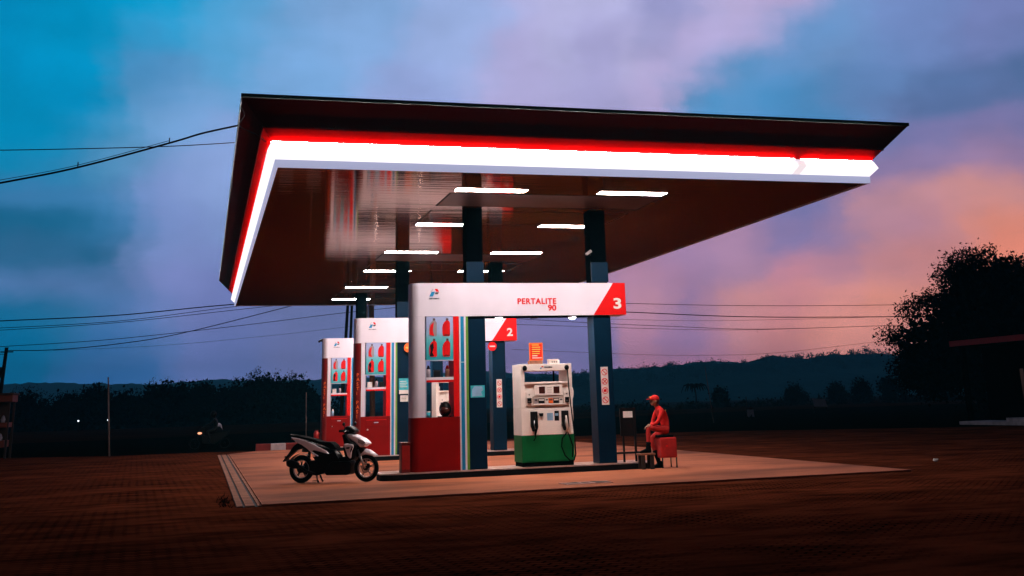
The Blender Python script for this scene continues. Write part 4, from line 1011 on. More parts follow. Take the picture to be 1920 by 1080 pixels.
# ---------------------------------------------------------------- motor scooter
def scooter():
    o = empty('motor_scooter', (-2.10, .823, G + .036), math.radians(-32.4))
    B = lambda b, n, m, p=None, **k: b.build(n, m, p or o, local=True, **k)
    WB = 1.43; R0 = .262
    for x, fr in ((0, 0), (WB, 1)):
        t = MB(); t.torus((x, 0, R0), R0 - .040, .040 if fr else .048, 'y', 48, 12, sq=1.0); w = B(t, 'wheel', 'rubber')
        t = MB(); t.torus((x, 0, R0), R0 - .086, .014, 'y', 44, 8, sq=2.0); B(t, 'rim', 'rimsilver', w)
        s = MB()
        for j in range(5):
            a = math.radians(72 * j + 20)
            for da in (-.10, .10):
                s.tube([(x + .03 * math.cos(a), 0, R0 + .03 * math.sin(a)), (x + (R0 - .09) * math.cos(a + da), 0, R0 + (R0 - .09) * math.sin(a + da))], [.012, .008], 6)
        B(s, 'spokes', 'rimsilver' if fr else 'bikeblack', w)
        B(MB().cyl((x, -.06, R0), (x, .06, R0), .045 if fr else .075), 'hub', 'bikeblack', w)
        if fr:
            d = MB(); d.torus((x, -.045, R0), .075, .018, 'y', 30, 6, sq=.15); B(d, 'brake_disc', 'steel', w)
            B(MB().box(x + .03, x + .09, -.07, -.03, R0 + .0, R0 + .09), 'brake_caliper', 'bikeblack', w, bevel=.01)
    # frame, engine, swing arm
    def plate(n, pts, y0, y1, m, bev=.015, p=None): return B(MB().prism(pts, y0, y1), n, m, p, bevel=bev)
    plate('engine', [(-.04, .20), (-.05, .30), (.12, .38), (.38, .40), (.52, .30), (.50, .17), (.30, .13), (.05, .16)], .02, .16, 'bikeblack', .03)
    plate('crankcase', [(.22, .20), (.20, .42), (.46, .46), (.60, .36), (.56, .18), (.36, .13)], -.11, .019, 'bikeblack', .03)
    mf = plate('muffler', [(-.26, .33), (-.27, .44), (-.16, .455), (.02, .39), (.02, .27), (-.12, .28)], -.19, -.09, 'bikeblack', .035)
    B(MB().tube([(.02, -.14, .33), (.18, -.12, .22), (.40, -.08, .17)], .028), 'exhaust_pipe', 'bikeblack', mf)
    B(MB().tube([(-.02, .09, R0), (.10, .10, .45), (.13, .10, .66)], [.03, .034, .03], 10), 'shock_absorber', 'bikeblack')
    # rear fairings (white), tail, seat
    for sd in (-1, 1):
        y0, y1 = sorted((sd * .105, sd * .145))
        q = plate('side_fairing', [(-.19, .885), (-.13, .875), (-.03, .862), (.14, .815), (.31, .745), (.47, .672), (.61, .607), (.67, .55), (.58, .562), (.44, .60), (.33, .625), (.28, .60), (.44, .515), (.42, .50), (.31, .545), (.19, .65), (.07, .725), (-.08, .795)], y0, y1, 'bikewhite', .012)
        y0, y1 = sorted((sd * .09, sd * .135))
        plate('dark_inset', [(.10, .80), (.50, .64), (.56, .56), (.42, .53), (.22, .66)], y0, y1, 'bikeblack', .008, q)
        y0, y1 = sorted((sd * .09, sd * .128))
        plate('lower_fairing', [(.42, .50), (.67, .545), (.78, .60), (.90, .42), (.62, .20), (.46, .28), (.30, .50)], y0, y1, 'bikeblack', .012)
        # leg shield sides
        y0, y1 = sorted((sd * .10, sd * .19))
        lg = plate('leg_shield', [(1.01, .735), (1.09, .742), (1.22, .722), (1.225, .66), (1.19, .595), (1.178, .46), (1.14, .45), (1.095, .505), (1.055, .60), (1.02, .675)], y0, y1, 'bikewhite', .018)
        y0, y1 = sorted((sd * .191, sd * .197))
        plate('shield_graphic', [(1.07, .665), (1.15, .67), (1.14, .64), (1.08, .64)], y0, y1, 'bikeblack', .002, lg)
        plate('shield_groove', [(1.205, .70), (1.22, .66), (1.17, .56), (1.16, .60)], y0, y1, 'bikeblack', .002, lg)
    st_ = MB(); pts = [(-.17, .905), (-.05, .915), (.10, .88), (.30, .842), (.44, .792), (.58, .778), (.68, .775), (.76, .72), (.81, .655), (.70, .63), (.56, .70), (.42, .74), (.14, .825), (-.06, .868), (-.15, .88)]
    st_.prism(pts, -.125, .125); B(st_, 'seat', 'rubber', bevel=.03)
    plate('under_seat_body', [(-.06, .80), (.10, .80), (.44, .70), (.72, .62), (.82, .54), (.84, .30), (.60, .22), (.44, .42), (.28, .55), (.05, .66)], -.085, .085, 'bikeblack', .02)
    B(MB().tube([(-.10, -.11, .89), (-.22, -.10, .925), (-.26, 0, .93), (-.22, .10, .925), (-.10, .11, .89)], .013), 'grab_rail', 'bikeblack')
    tl = plate('tail_bracket', [(.06, .75), (-.10, .76), (-.18, .70), (-.27, .58), (-.41, .42), (-.395, .405), (-.25, .52), (-.10, .63), (.06, .66)], -.055, .055, 'bikeblack', .01)
    B(MB().box(-.21, -.16, -.07, .07, .83, .865), 'tail_lamp', 'bollred', bevel=.008)
    B(MB().box(-.34, -.33, -.09, .09, .42, .52), 'number_plate', 'bikeblack', tl)
    fd = MB()
    for i in range(10):
        a0 = math.radians(60 + i * 11); a1 = math.radians(60 + (i + 1) * 11); r = R0 + .035
        fd.add([(r * math.cos(a), y, R0 + r * math.sin(a)) for a in (a0, a1) for y in (-.06, .06)], [(0, 1, 3, 2)])
    B(fd, 'rear_mudguard', 'bikeblack')
    # floorboard and inner shield
    plate('floorboard', [(.74, .40), (1.12, .40), (1.16, .36), (1.14, .17), (1.06, .14), (.62, .14), (.58, .20), (.66, .34)], -.16, .16, 'bikeblack', .02)
    plate('floor_tunnel', [(.76, .40), (.80, .47), (1.06, .50), (1.10, .40)], -.06, .06, 'bikeblack', .02)
    plate('inner_shield', [(.95, .91), (1.04, .93), (1.12, .80), (1.26, .70), (1.24, .45), (1.12, .40), (1.04, .47), (.99, .62), (1.00, .75)], -.17, .17, 'bikeblack', .025)
    # headlight cowl
    cw = B(MB().prism([(1.05, .915), (1.11, .928), (1.22, .890), (1.37, .828), (1.45, .770), (1.495, .72), (1.44, .70), (1.40, .665), (1.34, .66), (1.24, .75), (1.12, .82), (1.05, .865)], -.135, .135), 'headlight_cowl', 'bikewhite', bevel=.035)
    hl = MB(); hl.prism([(1.30, .82), (1.40, .79), (1.46, .745), (1.40, .71), (1.30, .75)], -.137, -.128); hl.prism([(1.30, .82), (1.40, .79), (1.46, .745), (1.40, .71), (1.30, .75)], .128, .137); B(hl, 'headlight', 'lensgrey', cw)
    plate('front_beak', [(1.20, .72), (1.36, .66), (1.40, .60), (1.30, .50), (1.22, .46)], -.07, .07, 'bikeblack', .02)
    # front fender
    fn = MB(); n = 9; pr = [(1.266, .499), (1.30, .565), (1.36, .612), (1.43, .63), (1.52, .607), (1.60, .56), (1.66, .505)]
    lo = [(1.29, .49), (1.34, .505), (1.39, .515), (1.44, .525), (1.51, .515), (1.58, .505), (1.655, .495)]
    V = []
    for (x, z), (xl, zl) in zip(pr, lo):
        for j in range(5):
            t = j / 4; yy = -.075 + .15 * t; q = 1 - (2 * t - 1) ** 2
            V.append((xl + (x - xl) * q if q > 0 else xl, yy, zl + (z - zl) * q))
    F = [(i * 5 + j, i * 5 + j + 1, (i + 1) * 5 + j + 1, (i + 1) * 5 + j) for i in range(6) for j in range(4)]
    fn.add(V, F, 0, True); q = B(fn, 'front_fender', 'bikewhite'); sm = q.modifiers.new('sol', 'SOLIDIFY'); sm.thickness = .012
    for sd in (-1, 1):
        fk = B(MB().tube([(1.27, sd * .07, .62), (1.36, sd * .07, .40), (WB, sd * .07, R0)], [.02, .022, .02], 10), 'fork', 'steel' if sd < 0 else 'bikeblack')
    # handlebar
    hb = B(MB().tube([(1.02, -.33, .985), (1.07, -.20, .985), (1.10, 0, .96), (1.07, .20, .985), (1.02, .33, .985)], .016, 10), 'handlebar', 'bikeblack')
    for sd in (-1, 1):
        B(MB().cyl((1.00, sd * .36, .985), (1.05, sd * .25, .985), .022), 'grip', 'rubber', hb)
        B(MB().tube([(1.08, sd * .22, .985), (1.10, sd * .34, .965)], .007), 'brake_lever', 'steel', hb)
        ms = B(MB().tube([(1.06, sd * .20, .99), (1.05, sd * .25, 1.08)], .007), 'mirror_stem', 'bikeblack', hb)
        mr = MB(); mr.ball((1.05, sd * .27, 1.115), (.018, .055, .035)); B(mr, 'mirror', 'bikeblack', ms if False else hb)
    B(MB().prism([(.95, .93), (.96, 1.01), (1.02, 1.075), (1.08, 1.07), (1.20, 1.01), (1.22, .955), (1.10, .915)], -.115, .115), 'instrument_cowl', 'bikeblack', bevel=.03)
    B(MB().box(1.12, 1.19, -.06, .06, .905, .925), 'visor_strip', 'bikeblack')
    # stand and steps
    B(MB().tube([(.36, -.05, .20), (.40, -.09, .05), (.43, -.10, .012)], [.02, .016, .022], 8), 'centre_stand', 'bikeblack')
    B(MB().tube([(.36, .05, .20), (.39, .12, .06), (.41, .14, .012)], [.02, .016, .02], 8), 'side_stand', 'bikeblack')
    B(MB().tube([(.40, -.10, .05), (.30, -.10, .035)], .008, 6), 'stand_pedal', 'bikeblack')
    return o
M['rimsilver'] = mat('silver_rim', (.42, .34, .34), .35, metal=.6, noise=.05)
M['lensgrey'] = mat('headlight_lens', (.35, .30, .30), .12, noise=.1)
sc_ = scooter(); tag(sc_, 'white scooter with black seat parked left of the front pump island', 'scooter')

# ---------------------------------------------------------------- rider passing on the road
def rider():
    o = empty('motorcycle', (-3.6, 29.2, -.05)); tag(o, 'dark motorcycle with a glowing orange lamp passing on the dim road at left', 'motorcycle')
    x0, y, z = -4.35, 29.2, -.05
    for x in (x0, x0 + 1.25):
        t = MB(); t.torus((x, y, z + .28), .245, .035, 'y', 28, 8); w = t.build('wheel', 'rubber', o)
        t = MB(); t.torus((x, y, z + .28), .20, .01, 'y', 28, 6); t.cyl((x, y - .04, z + .28), (x, y + .04, z + .28), .05); t.build('rim', 'bikeblack', w)
    MB().prism([(x0 + .30, z + .30), (x0 + .30, z + .62), (x0 + .52, z + .60), (x0 + .75, z + .70), (x0 + 1.45, z + .78), (x0 + 1.38, z + .62), (x0 + 1.0, z + .38), (x0 + .8, z + .25)], y - .12, y + .12).build('engine_and_frame', 'bikeblack', o, bevel=.03)
    MB().prism([(x0 + .18, z + .62), (x0 + .12, z + .80), (x0 + .26, z + .98), (x0 + .38, z + .92), (x0 + .36, z + .60)], y - .10, y + .10).build('front_cowl', 'bikeblack', o, bevel=.02)
    MB().tube([(x0, y - .06, z + .28), (x0 + .26, y - .06, z + .85)], .025).build('fork', 'bikeblack', o)
    MB().tube([(x0 + .34, y - .30, z + .98), (x0 + .30, y, z + .94), (x0 + .34, y + .30, z + .98)], .018).build('handlebar', 'bikeblack', o)
    MB().prism([(x0 + .62, z + .74), (x0 + 1.40, z + .82), (x0 + 1.38, z + .76), (x0 + .66, z + .68)], y - .13, y + .13).build('seat', 'rubber', o, bevel=.02)
    b = MB(); b.ball((x0 + .20, y - .06, z + .72), (.10, .07, .055)); b.build('glowing_lamp', mat('orange_glowing_lamp', (.8, .3, .1), .4, noise=0, emit=(1, .38, .22), es=1.6), o)
    p = empty('person', (-3.4, 29.2, .7)); tag(p, 'rider in dark clothes with a pale jacket back on the passing motorcycle', 'person')
    sx = x0 + .92
    ch = [[(sx, y, z + .86, .13), (sx - .03, y, z + 1.02, .12), (sx - .10, y, z + 1.22, .13), (sx - .14, y, z + 1.34, .07), (sx - .16, y, z + 1.40, .055)],
          [(sx - .10, y, z + 1.22, .13), (sx - .14, y - .17, z + 1.26, .06), (sx - .30, y - .22, z + 1.10, .045), (sx - .52, y - .26, z + 1.01, .035)],
          [(sx - .10, y, z + 1.22, .13), (sx - .14, y + .17, z + 1.26, .06), (sx - .30, y + .22, z + 1.10, .045), (sx - .52, y + .26, z + 1.01, .035)],
          [(sx, y, z + .86, .13), (sx - .08, y - .12, z + .84, .09), (sx - .42, y - .17, z + .78, .065), (sx - .34, y - .18, z + .55, .055), (sx - .26, y - .17, z + .36, .04), (sx - .34, y - .17, z + .30, .035)],
          [(sx, y, z + .86, .13), (sx - .08, y + .12, z + .84, .09), (sx - .42, y + .17, z + .78, .065), (sx - .34, y + .18, z + .55, .055), (sx - .26, y + .17, z + .36, .04), (sx - .34, y + .17, z + .30, .035)]]
    v_, e_, r_ = chains(ch); skin_body('body', v_, e_, r_, 'bikeblack', p)
    b = MB(); b.ball((sx - .19, y, z + 1.50), (.13, .12, .14)); b.build('helmet', 'bikeblack', p)
    v_, e_, r_ = chains([[(sx + .06, y, z + .86, .15), (sx + .03, y, z + .98, .15), (sx - .03, y, z + 1.12, .14)], [(sx + .06, y, z + .86, .15), (sx + .20, y, z + .90, .06)]])
    j = skin_body('jacket_back', v_, e_, r_, 'boardwhite', p); j['label'] = 'pale jacket ballooning behind the rider'
rider()

# ---------------------------------------------------------------- poles, boards, wires
def pole(name, lab, cat, p0, p1, r0, r1, m, group=None, cap=True):
    o = empty(name, p0); tag(o, lab, cat, group)
    MB().tube([p0, p1], [r0, r1], 10).build('shaft', m, o)
    if cap: MB().cyl((p1[0], p1[1], p1[2] - .01), (p1[0], p1[1], p1[2] + .03), r1 * 1.25).build('pole_cap', m, o)
    return o
pole('thin_pole', 'thin grey pole at the far left edge of the paving', 'pole', (-7.42, 24.0, -.1), (-7.66, 24.0, 2.92), .035, .026, 'pole')
pole('thin_pole', 'thin dark pole just left of the rear kiosk before the trees', 'pole', (.21, 27, -.1), (.16, 27, 2.2), .02, .015, 'pole')
pole('thin_pole', 'pale leaning pole in the field right of the seated attendant', 'pole', (27.44, 45, -.1), (27.1, 45, 3.4), .03, .018, 'pole')
up = pole('utility_pole', 'dark utility pole at the far left carrying the power lines', 'pole', (-17.2, 60, -.1), (-16.94, 60, 6.15), .16, .11, 'polewood')
MB().box(-17.22, -17.06, 59.8, 59.95, 4.2, 4.9).build('meter_box', 'polewood', up); MB().box(-17.3, -16.5, 59.95, 60.05, 5.85, 5.93).build('cross_arm', 'polewood', up)
pole('utility_pole', 'left one of two thin dark poles rising behind the rear kiosk', 'pole', (2.18, 32, -.1), (2.50, 32, 6.9), .10, .07, 'polewood', 'dark poles behind the rear kiosk')
pole('utility_pole', 'right one of two thin dark poles rising behind the rear kiosk', 'pole', (2.50, 32, -.1), (2.69, 32, 6.9), .10, .06, 'polewood', 'dark poles behind the rear kiosk')
o = pole('downpipe_post', 'brown post with a white strip under the back edge of the canopy', 'post', (3.72, 31.8, -.1), (3.60, 31.8, 6.3), .13, .13, 'wood')
MB().box(3.36, 3.46, 31.75, 31.85, 4.6, 6.3).build('white_strip', 'boardwhite', o)
for x, y, lab in ((-17.85, 120, 'left one of two tiny white lights before the left trees'), (-14.6, 120, 'right one of two tiny white lights, behind the thin left pole')):
    o = empty('street_light', (x, y, -.1)); tag(o, lab, 'light', 'tiny lights before the left trees')
    MB().cyl((x, y, -.1), (x, y, 1.10), .05, .04).build('post', 'polewood', o)
    MB().ball((x, y, 1.16), .11 if x > -16 else .085).build('lit_globe', mat('lit_globe', (.8, .8, .8), .5, noise=0, emit=(.8, .9, 1), es=3), o)
# white board on legs, cloth on a stake
o = empty('signboard', (49.6, 70, -.1)); tag(o, 'blank white board on two thin legs in the field before the right trees', 'sign')
b = MB(); b.add([(48.85, 69.98, 1.16), (50.1, 69.98, 1.06), (50.3, 69.98, .40), (49.0, 69.98, .46), (48.85, 70.03, 1.16), (50.1, 70.03, 1.06), (50.3, 70.03, .40), (49.0, 70.03, .46)],
    [(0, 1, 2, 3), (7, 6, 5, 4), (0, 4, 5, 1), (1, 5, 6, 2), (2, 6, 7, 3), (3, 7, 4, 0)]); b.build('board', 'boardwhite', o)
for x in (48.95, 50.25): MB().cyl((x, 70.1, -.1), (x, 70.1, .9), .035).build('leg', 'wooddark', o)
o = empty('torn_sheet', (37.5, 60, -.1)); tag(o, 'torn white sheet hanging from a stake beyond the paving', 'sheet')
b = MB(); b.add([(37.30, 60, .50), (37.86, 60.02, .48), (37.90, 60, -.05), (37.74, 60.02, -.08), (37.70, 60, .20), (37.58, 60.02, .02), (37.46, 60, -.02), (37.40, 60.02, -.06), (37.28, 60, .02)], [tuple(range(9))]); q = b.build('sheet', 'boardwhite', o)
s_ = q.modifiers.new('sol', 'SOLIDIFY'); s_.thickness = .02
MB().cyl((37.34, 60.08, -.1), (37.34, 60.08, 1.5), .04).build('stake', 'wooddark', o)
# crumpled litter on the paving
b = MB(); rr = random.Random(3); b.ball((10.73, -2.04, G + .03), (.06, .05, .03), 9, 6)
b.v = [(v[0] + rr.uniform(-.015, .015), v[1] + rr.uniform(-.015, .015), max(G, v[2] + rr.uniform(-.015, .02))) for v in b.v]
b.sm = [False] * len(b.sm)
tag(b.build('litter', 'paper'), 'small crumpled white paper lying on the dark paving at right', 'litter')
# tuft and hole by the drain
b = MB(); rr = random.Random(5)
for i in range(60):
    a = rr.uniform(0, 6.28); x = -3.68 + rr.gauss(0, .06); y = -3.0 + rr.gauss(0, .55); h = rr.uniform(.03, .09); w = .008
    b.add([(x - w, y, G), (x + w, y, G), (x + .05 * math.cos(a), y + .05 * math.sin(a), G + h)], [(0, 1, 2)])
tag(b.build('grass', 'leaf'), kind='stuff')

def wire(name, lab, pts, r, group=None, y=None, pegs=None):
    # smooth curve through the support points
    P = [Vector(p) for p in pts]; out = []
    for i in range(len(P) - 1):
        a = P[max(i - 1, 0)]; b_ = P[i]; c = P[i + 1]; d = P[min(i + 2, len(P) - 1)]
        for k in range(8):
            t = k / 8; out.append(.5 * ((2 * b_) + (c - a) * t + (2 * a - 5 * b_ + 4 * c - d) * t * t + (3 * b_ - a - 3 * c + d) * t ** 3))
    out.append(P[-1]); b = MB(); b.tube(out, r, 6)
    if pegs:
        for p in pegs: b.tube([p, (p[0], p[1], p[2] + .09)], .010, 6)
    return tag(b.build(name, 'wire'), lab, 'cable', group)
g_ = 'power cables crossing the sky'
W = lambda pts, y: [(x, y, z) for x, z in pts]
wire('power_cable', 'thick cable with two pegs running from the left edge up to the canopy corner', W([(-9.5, 4.65), (-7.39, 5.14), (-6.24, 5.43), (-4.83, 5.89), (-4.3, 6.08), (-3.72, 6.24)], -4.0), .017, g_, pegs=[(-6.24, -4, 5.43), (-4.83, -4, 5.89)])
wire('power_cable', 'thin cable just above the thick one ending at its right peg', W([(-9.5, 4.74), (-7.39, 5.19), (-6.24, 5.47), (-4.84, 5.93)], -4.0), .005, g_)
wire('power_cable', 'nearly level cable meeting the canopy fascia below the corner', W([(-9.5, 6.07), (-7.78, 6.12), (-5.16, 6.27), (-3.73, 6.40)], -2.0), .009, g_)
wire('power_cable', 'thickest low cable at left, passing just under the canopy corner', W([(-18, 6.6), (-15.09, 6.77), (-9.0, 7.03), (-2.72, 7.6), (4, 7.95)], 45), .032, g_)
wire('power_cable', 'thin cable closely below the thickest low cable at left', W([(-18, 6.38), (-15.22, 6.46), (-9.05, 6.78), (-2.85, 7.53), (3, 8.2)], 46), .018, g_)
wire('power_cable', 'third cable from the top of the low bundle at left', W([(-18, 6.3), (-15.37, 6.41), (-9.12, 6.77), (-1.27, 7.58), (5, 8.2)], 47), .018, g_)
wire('power_cable', 'cable rising above the top of the left utility pole', W([(-21, 6.0), (-17.36, 6.24), (-10.66, 6.6), (-2.54, 7.38), (5.33, 8.28), (12, 8.9)], 60), .022, g_)
wire('power_cable', 'cable leaving the top of the utility pole and climbing to the canopy', W([(-16.94, 5.99), (-14.02, 5.98), (-9.95, 6.31), (-5.78, 6.97), (1.5, 8.77), (6, 10)], 60), .03, g_)
wire('power_cable', 'faint lowest cable at left', W([(-14.25, 6.05), (-7.22, 6.27), (.16, 6.84), (5.58, 7.39), (12, 8.1)], 62), .010, g_)
wire('power_cable', 'short cable running left from the utility pole to the edge', [(-22, 60, 5.7), (-16.95, 60, 5.75)], .022, g_)
wire('power_cable', 'topmost cable at right between header and big tree', W([(15.6, 8.22), (23.82, 7.97), (32.96, 7.76), (43.84, 7.74), (60.56, 7.93)], 50), .020, g_)
wire('power_cable', 'thickest cable at right, second from the top', W([(16.12, 7.86), (24.55, 7.54), (33.89, 7.13), (45.03, 7.03), (62.12, 7.05)], 52), .034, g_)
wire('power_cable', 'faint cable just under the thickest one at right', W([(16.64, 7.51), (25.28, 7.17), (32.69, 7.02), (46.34, 7.18), (60, 7.6)], 54), .012, g_)
wire('power_cable', 'fourth cable at right, with a small hanging tag', W([(17.17, 7.48), (22.87, 7.12), (29.65, 6.77), (36.73, 6.49), (47.55, 6.62), (65.57, 6.99)], 56), .020, g_, pegs=[(36.73, 56, 6.20), (36.70, 56, 6.28), (36.74, 56, 6.36)])
wire('power_cable', 'fifth cable at right, sagging under the tagged one', W([(17.7, 7.2), (30.49, 6.7), (37.76, 6.58), (48.85, 6.75), (62, 7)], 58), .017, g_)
wire('power_cable', 'faint lowest cable at right, above the hills', W([(18.19, 5.48), (27.4, 4.97), (33.02, 4.78), (40.04, 4.83), (49.99, 5.61), (69.06, 7.18)], 60), .012, g_)
# hanging cable loop on the canopy's left fascia
wire('power_cable', 'slack cable looping down the canopy fascia from its left corner', [(-3.69, -4.1, 6.55), (-3.62, -4.02, 6.42), (-3.70, -4.0, 6.24), (-3.42, -3.98, 6.10), (-3.22, -3.9, 5.98)], .008, g_)

# ---------------------------------------------------------------- roadside stall at the far left and office at right
o = empty('roadside_stall', (-12.6, 26.6, G)); tag(o, 'dark roadside stall with orange boards cut by the left edge of the picture', 'stall')
MB().box(-14.2, -11.30, 26.0, 27.4, 2.16, 2.44).build('roof_board', 'stallorange', o, bevel=.02)
MB().box(-14.3, -11.25, 25.9, 27.5, 2.445, 2.50).build('roof_sheet', 'wooddark', o)
for x in (-11.45, -14.1):
    for y in (26.05, 27.3): MB().box(x, x + .08, y, y + .08, -.1, 2.16).build('post', 'wooddark', o)
MB().box(-14.1, -11.42, 26.0, 27.3, 1.20, 1.38).build('shelf', 'stallorange', o)
MB().box(-14.1, -11.48, 26.0, 27.3, .45, .70).build('counter', 'stallorange', o)
MB().box(-14.1, -11.55, 27.25, 27.3, .70, 2.16).build('back_wall', 'wooddark', o)
for i, (x, z) in enumerate(((-11.6, 1.381), (-11.8, 1.381), (-11.65, .701), (-11.95, .701), (-11.58, .95))):
    if i < 4:
        q = empty('goods_bag', (x, 26.2, z)); tag(q, ['pale bag at the right end of the stall shelf', 'second pale bag on the stall shelf', 'pale bag at the right end of the stall counter', 'second pale bag on the stall counter'][i], 'bag')
        b = MB(); b.tube([(x, 26.2, z), (x, 26.2, z + .12), (x, 26.2, z + .22), (x, 26.2, z + .27)], [.07, .085, .05, .02], 8); b.build('bag_body', 'boardwhite', q)
        MB().torus((x, 26.2, z + .245), .028, .008, 'z', 12, 6).build('tied_neck', 'wooddark', q)
o = empty('office_building', (34, 16, G)); tag(o, 'low dark building at the right edge with a dull red roof fascia', 'building')
MB().box(30.2, 40, 4, 21.4, G - .2, 3.35).build('wall', 'wall', o)
rf = MB().box(29.02, 41, 3, 22.0, 3.41, 3.70).build('roof', 'wall', o)
MB().box(28.98, 29.018, 3, 22.04, 3.415, 3.66).build('fascia_board', 'fencered', rf); MB().box(29.02, 41, 22.001, 22.04, 3.415, 3.66).build('fascia_board', 'fencered', rf)
for y in (21.6, 17.5, 13.2, 9): MB().box(29.3, 29.5, y, y + .2, G, 3.41).build('veranda_post', 'wall', o)
for y in (19, 14, 9):
    w_ = MB().box(30.17, 30.198, y - 1.6, y, 1.0, 2.3).build('window', 'display', o); MB().box(30.15, 30.17, y - 1.68, y + .08, .93, .999).build('sill', 'wall', w_)
d_ = MB().box(30.17, 30.198, 16, 16.95, .15, 2.25).build('door', 'wooddark', o); MB().box(30.13, 30.169, 16.1, 16.14, 1.1, 1.2).build('handle', 'steel', d_)
q = MB().box(28.6, 30.19, 3, 21.5, G - .05, .12).build('veranda_step', 'stepwhite', o); MB().box(28.9, 30.188, 3, 18.7, .121, .27).build('upper_step', 'stepwhite', o)
# ---------------------------------------------------------------- trees
def leaf_mesh(blobs, n, size, rng, aspect=.45, hang=0.0, shell=.55):
    """blobs: (cx,cy,cz,rx,ry,rz). n leaves, each a bent quad, gathered in sprays"""
    w = np.array([b[3] * b[4] + b[4] * b[5] + b[3] * b[5] for b in blobs]); w = w / w.sum()
    nsp = max(1, n // 14)
    bi = rng.choice(len(blobs), nsp, p=w)
    B = np.array(blobs)[bi]
    d = rng.normal(size=(nsp, 3)); d /= np.linalg.norm(d, axis=1)[:, None]
    rad = shell + (1.06 - shell) * rng.random(nsp) ** .6
    cen = B[:, :3] + d * B[:, 3:] * rad[:, None]
    cen = np.repeat(cen, 14, 0); dd = np.repeat(d, 14, 0); m = len(cen)
    cen = cen + rng.normal(size=(m, 3)) * size * 1.1
    ax = dd + rng.normal(size=(m, 3)) * .7; ax[:, 2] -= hang; ax /= np.linalg.norm(ax, axis=1)[:, None]
    t = rng.normal(size=(m, 3)); sd = np.cross(ax, t); sd /= np.linalg.norm(sd, axis=1)[:, None]
    L = size * (.6 + .8 * rng.random(m))[:, None]; W = L * aspect * .5
    P = np.stack([cen - ax * L * .5, cen + sd * W, cen + ax * L * .5, cen - sd * W], 1).reshape(-1, 3)
    return P
def mesh_from_quads(name, P, m):
    n = len(P) // 4; me = bpy.data.meshes.new(name)
    me.vertices.add(len(P)); me.vertices.foreach_set('co', P.astype(np.float32).ravel())
    me.loops.add(n * 4); me.loops.foreach_set('vertex_index', np.arange(n * 4, dtype=np.int32))
    me.polygons.add(n); me.polygons.foreach_set('loop_start', np.arange(0, n * 4, 4, dtype=np.int32))
    me.update(); me.validate(); me.materials.append(M[m]); return me
def tree(name, lab, cat, base, blobs, n, size, leafm, trunk_r, group=None, limbs=5, seed=1, core=True, aspect=.45, hang=0., shell=.55, trunk_top=None):
    r = np.random.default_rng(seed); o = empty(name, base); tag(o, lab, cat, group)
    bl = [(b[0], b[1], b[2], b[3], b[4], b[5]) for b in blobs]     # local
    P = leaf_mesh(bl, n, size, r, aspect, hang, shell)
    if len(bl) > 12:
        P = np.concatenate([leaf_mesh(bl[:9], int(n * .6), size, r, aspect, hang, shell), leaf_mesh(bl[9:], int(n * .55), size, r, aspect, hang, .0)])
    if core:   # larger inner leaf clumps so the crown closes in its middle
        P2 = leaf_mesh([(b[0], b[1], b[2], b[3] * .72, b[4] * .72, b[5] * .72) for b in bl[:9]], n // 2, size * 1.9, r, .8, 0, .0)
        P = np.concatenate([P, P2])
    me = mesh_from_quads('crown', P, leafm); c = bpy.data.objects.new('crown', me); col.objects.link(c); c.parent = o
    t = MB(); top = trunk_top or max(b[2] for b in bl) * .8
    t.tube([(0, 0, -.1), (.06 * top, 0, top * .35), (-.02 * top, .03 * top, top * .7), (.02 * top, 0, top)], [trunk_r * 1.2, trunk_r, trunk_r * .7, trunk_r * .3], 8)
    for i in range(limbs):
        b = bl[i % len(bl)]; t.tube([(.03 * top, 0, top * (.3 + .08 * (i % 4))), (b[0] * .5, b[1] * .5, (b[2] + top * .4) * .5), (b[0], b[1], b[2])], [trunk_r * .5, trunk_r * .35, trunk_r * .12], 6)
    t.build('trunk', 'bark', o, local=True)
    return o
r = np.random.default_rng(4)
# big tree at right
bl = [(0, 0, 6.1, 6.0, 5, 4.2), (-5.5, 0, 4.6, 3.6, 3.6, 2.9), (-3.6, -1, 6.9, 3.0, 3, 2.0), (-.8, 0, 9.0, 3.0, 3, 1.9), (2.6, 0, 8.3, 2.8, 3, 1.7), (4.5, 0, 5.6, 4.5, 4, 3.2), (-6.0, 1, 2.7, 2.2, 2.6, 1.6), (0, 0, 2.6, 6.5, 4.5, 2.4), (4.8, 0, 2.4, 5, 4, 2.3)]
rq = random.Random(77)
for _ in range(70):
    q = bl[rq.randrange(9)]; a = rq.uniform(-.3, 3.4); k = rq.uniform(.92, 1.12); s_ = rq.uniform(.45, 1.15)
    bl.append((q[0] + q[3] * k * math.cos(a), q[1] + rq.uniform(-1, 1), q[2] + q[5] * k * math.sin(a), s_ * 1.25, s_, s_ * .7))
tree('leafy_tree', 'big dark leafy tree at right behind the office building', 'tree', (50.6, 45, -.1), bl, 46000, .22, 'leaf', .45, seed=2, limbs=9, hang=.25, shell=.35)
bl = [(0, 0, 7.6, 3.6, 3, 2.4), (2.5, 0, 5.6, 4, 3, 3.0), (0, 0, 3.0, 5, 4, 3.0), (-2.5, 0, 8.6, 1.9, 2, 1.5)]
tree('leafy_tree', 'second dark tree with thin airy top, cut by the right edge behind the big one', 'tree', (56.2, 46, -.1), bl, 14000, .20, 'leaf', .35, seed=3, limbs=5, hang=.25, shell=.2)
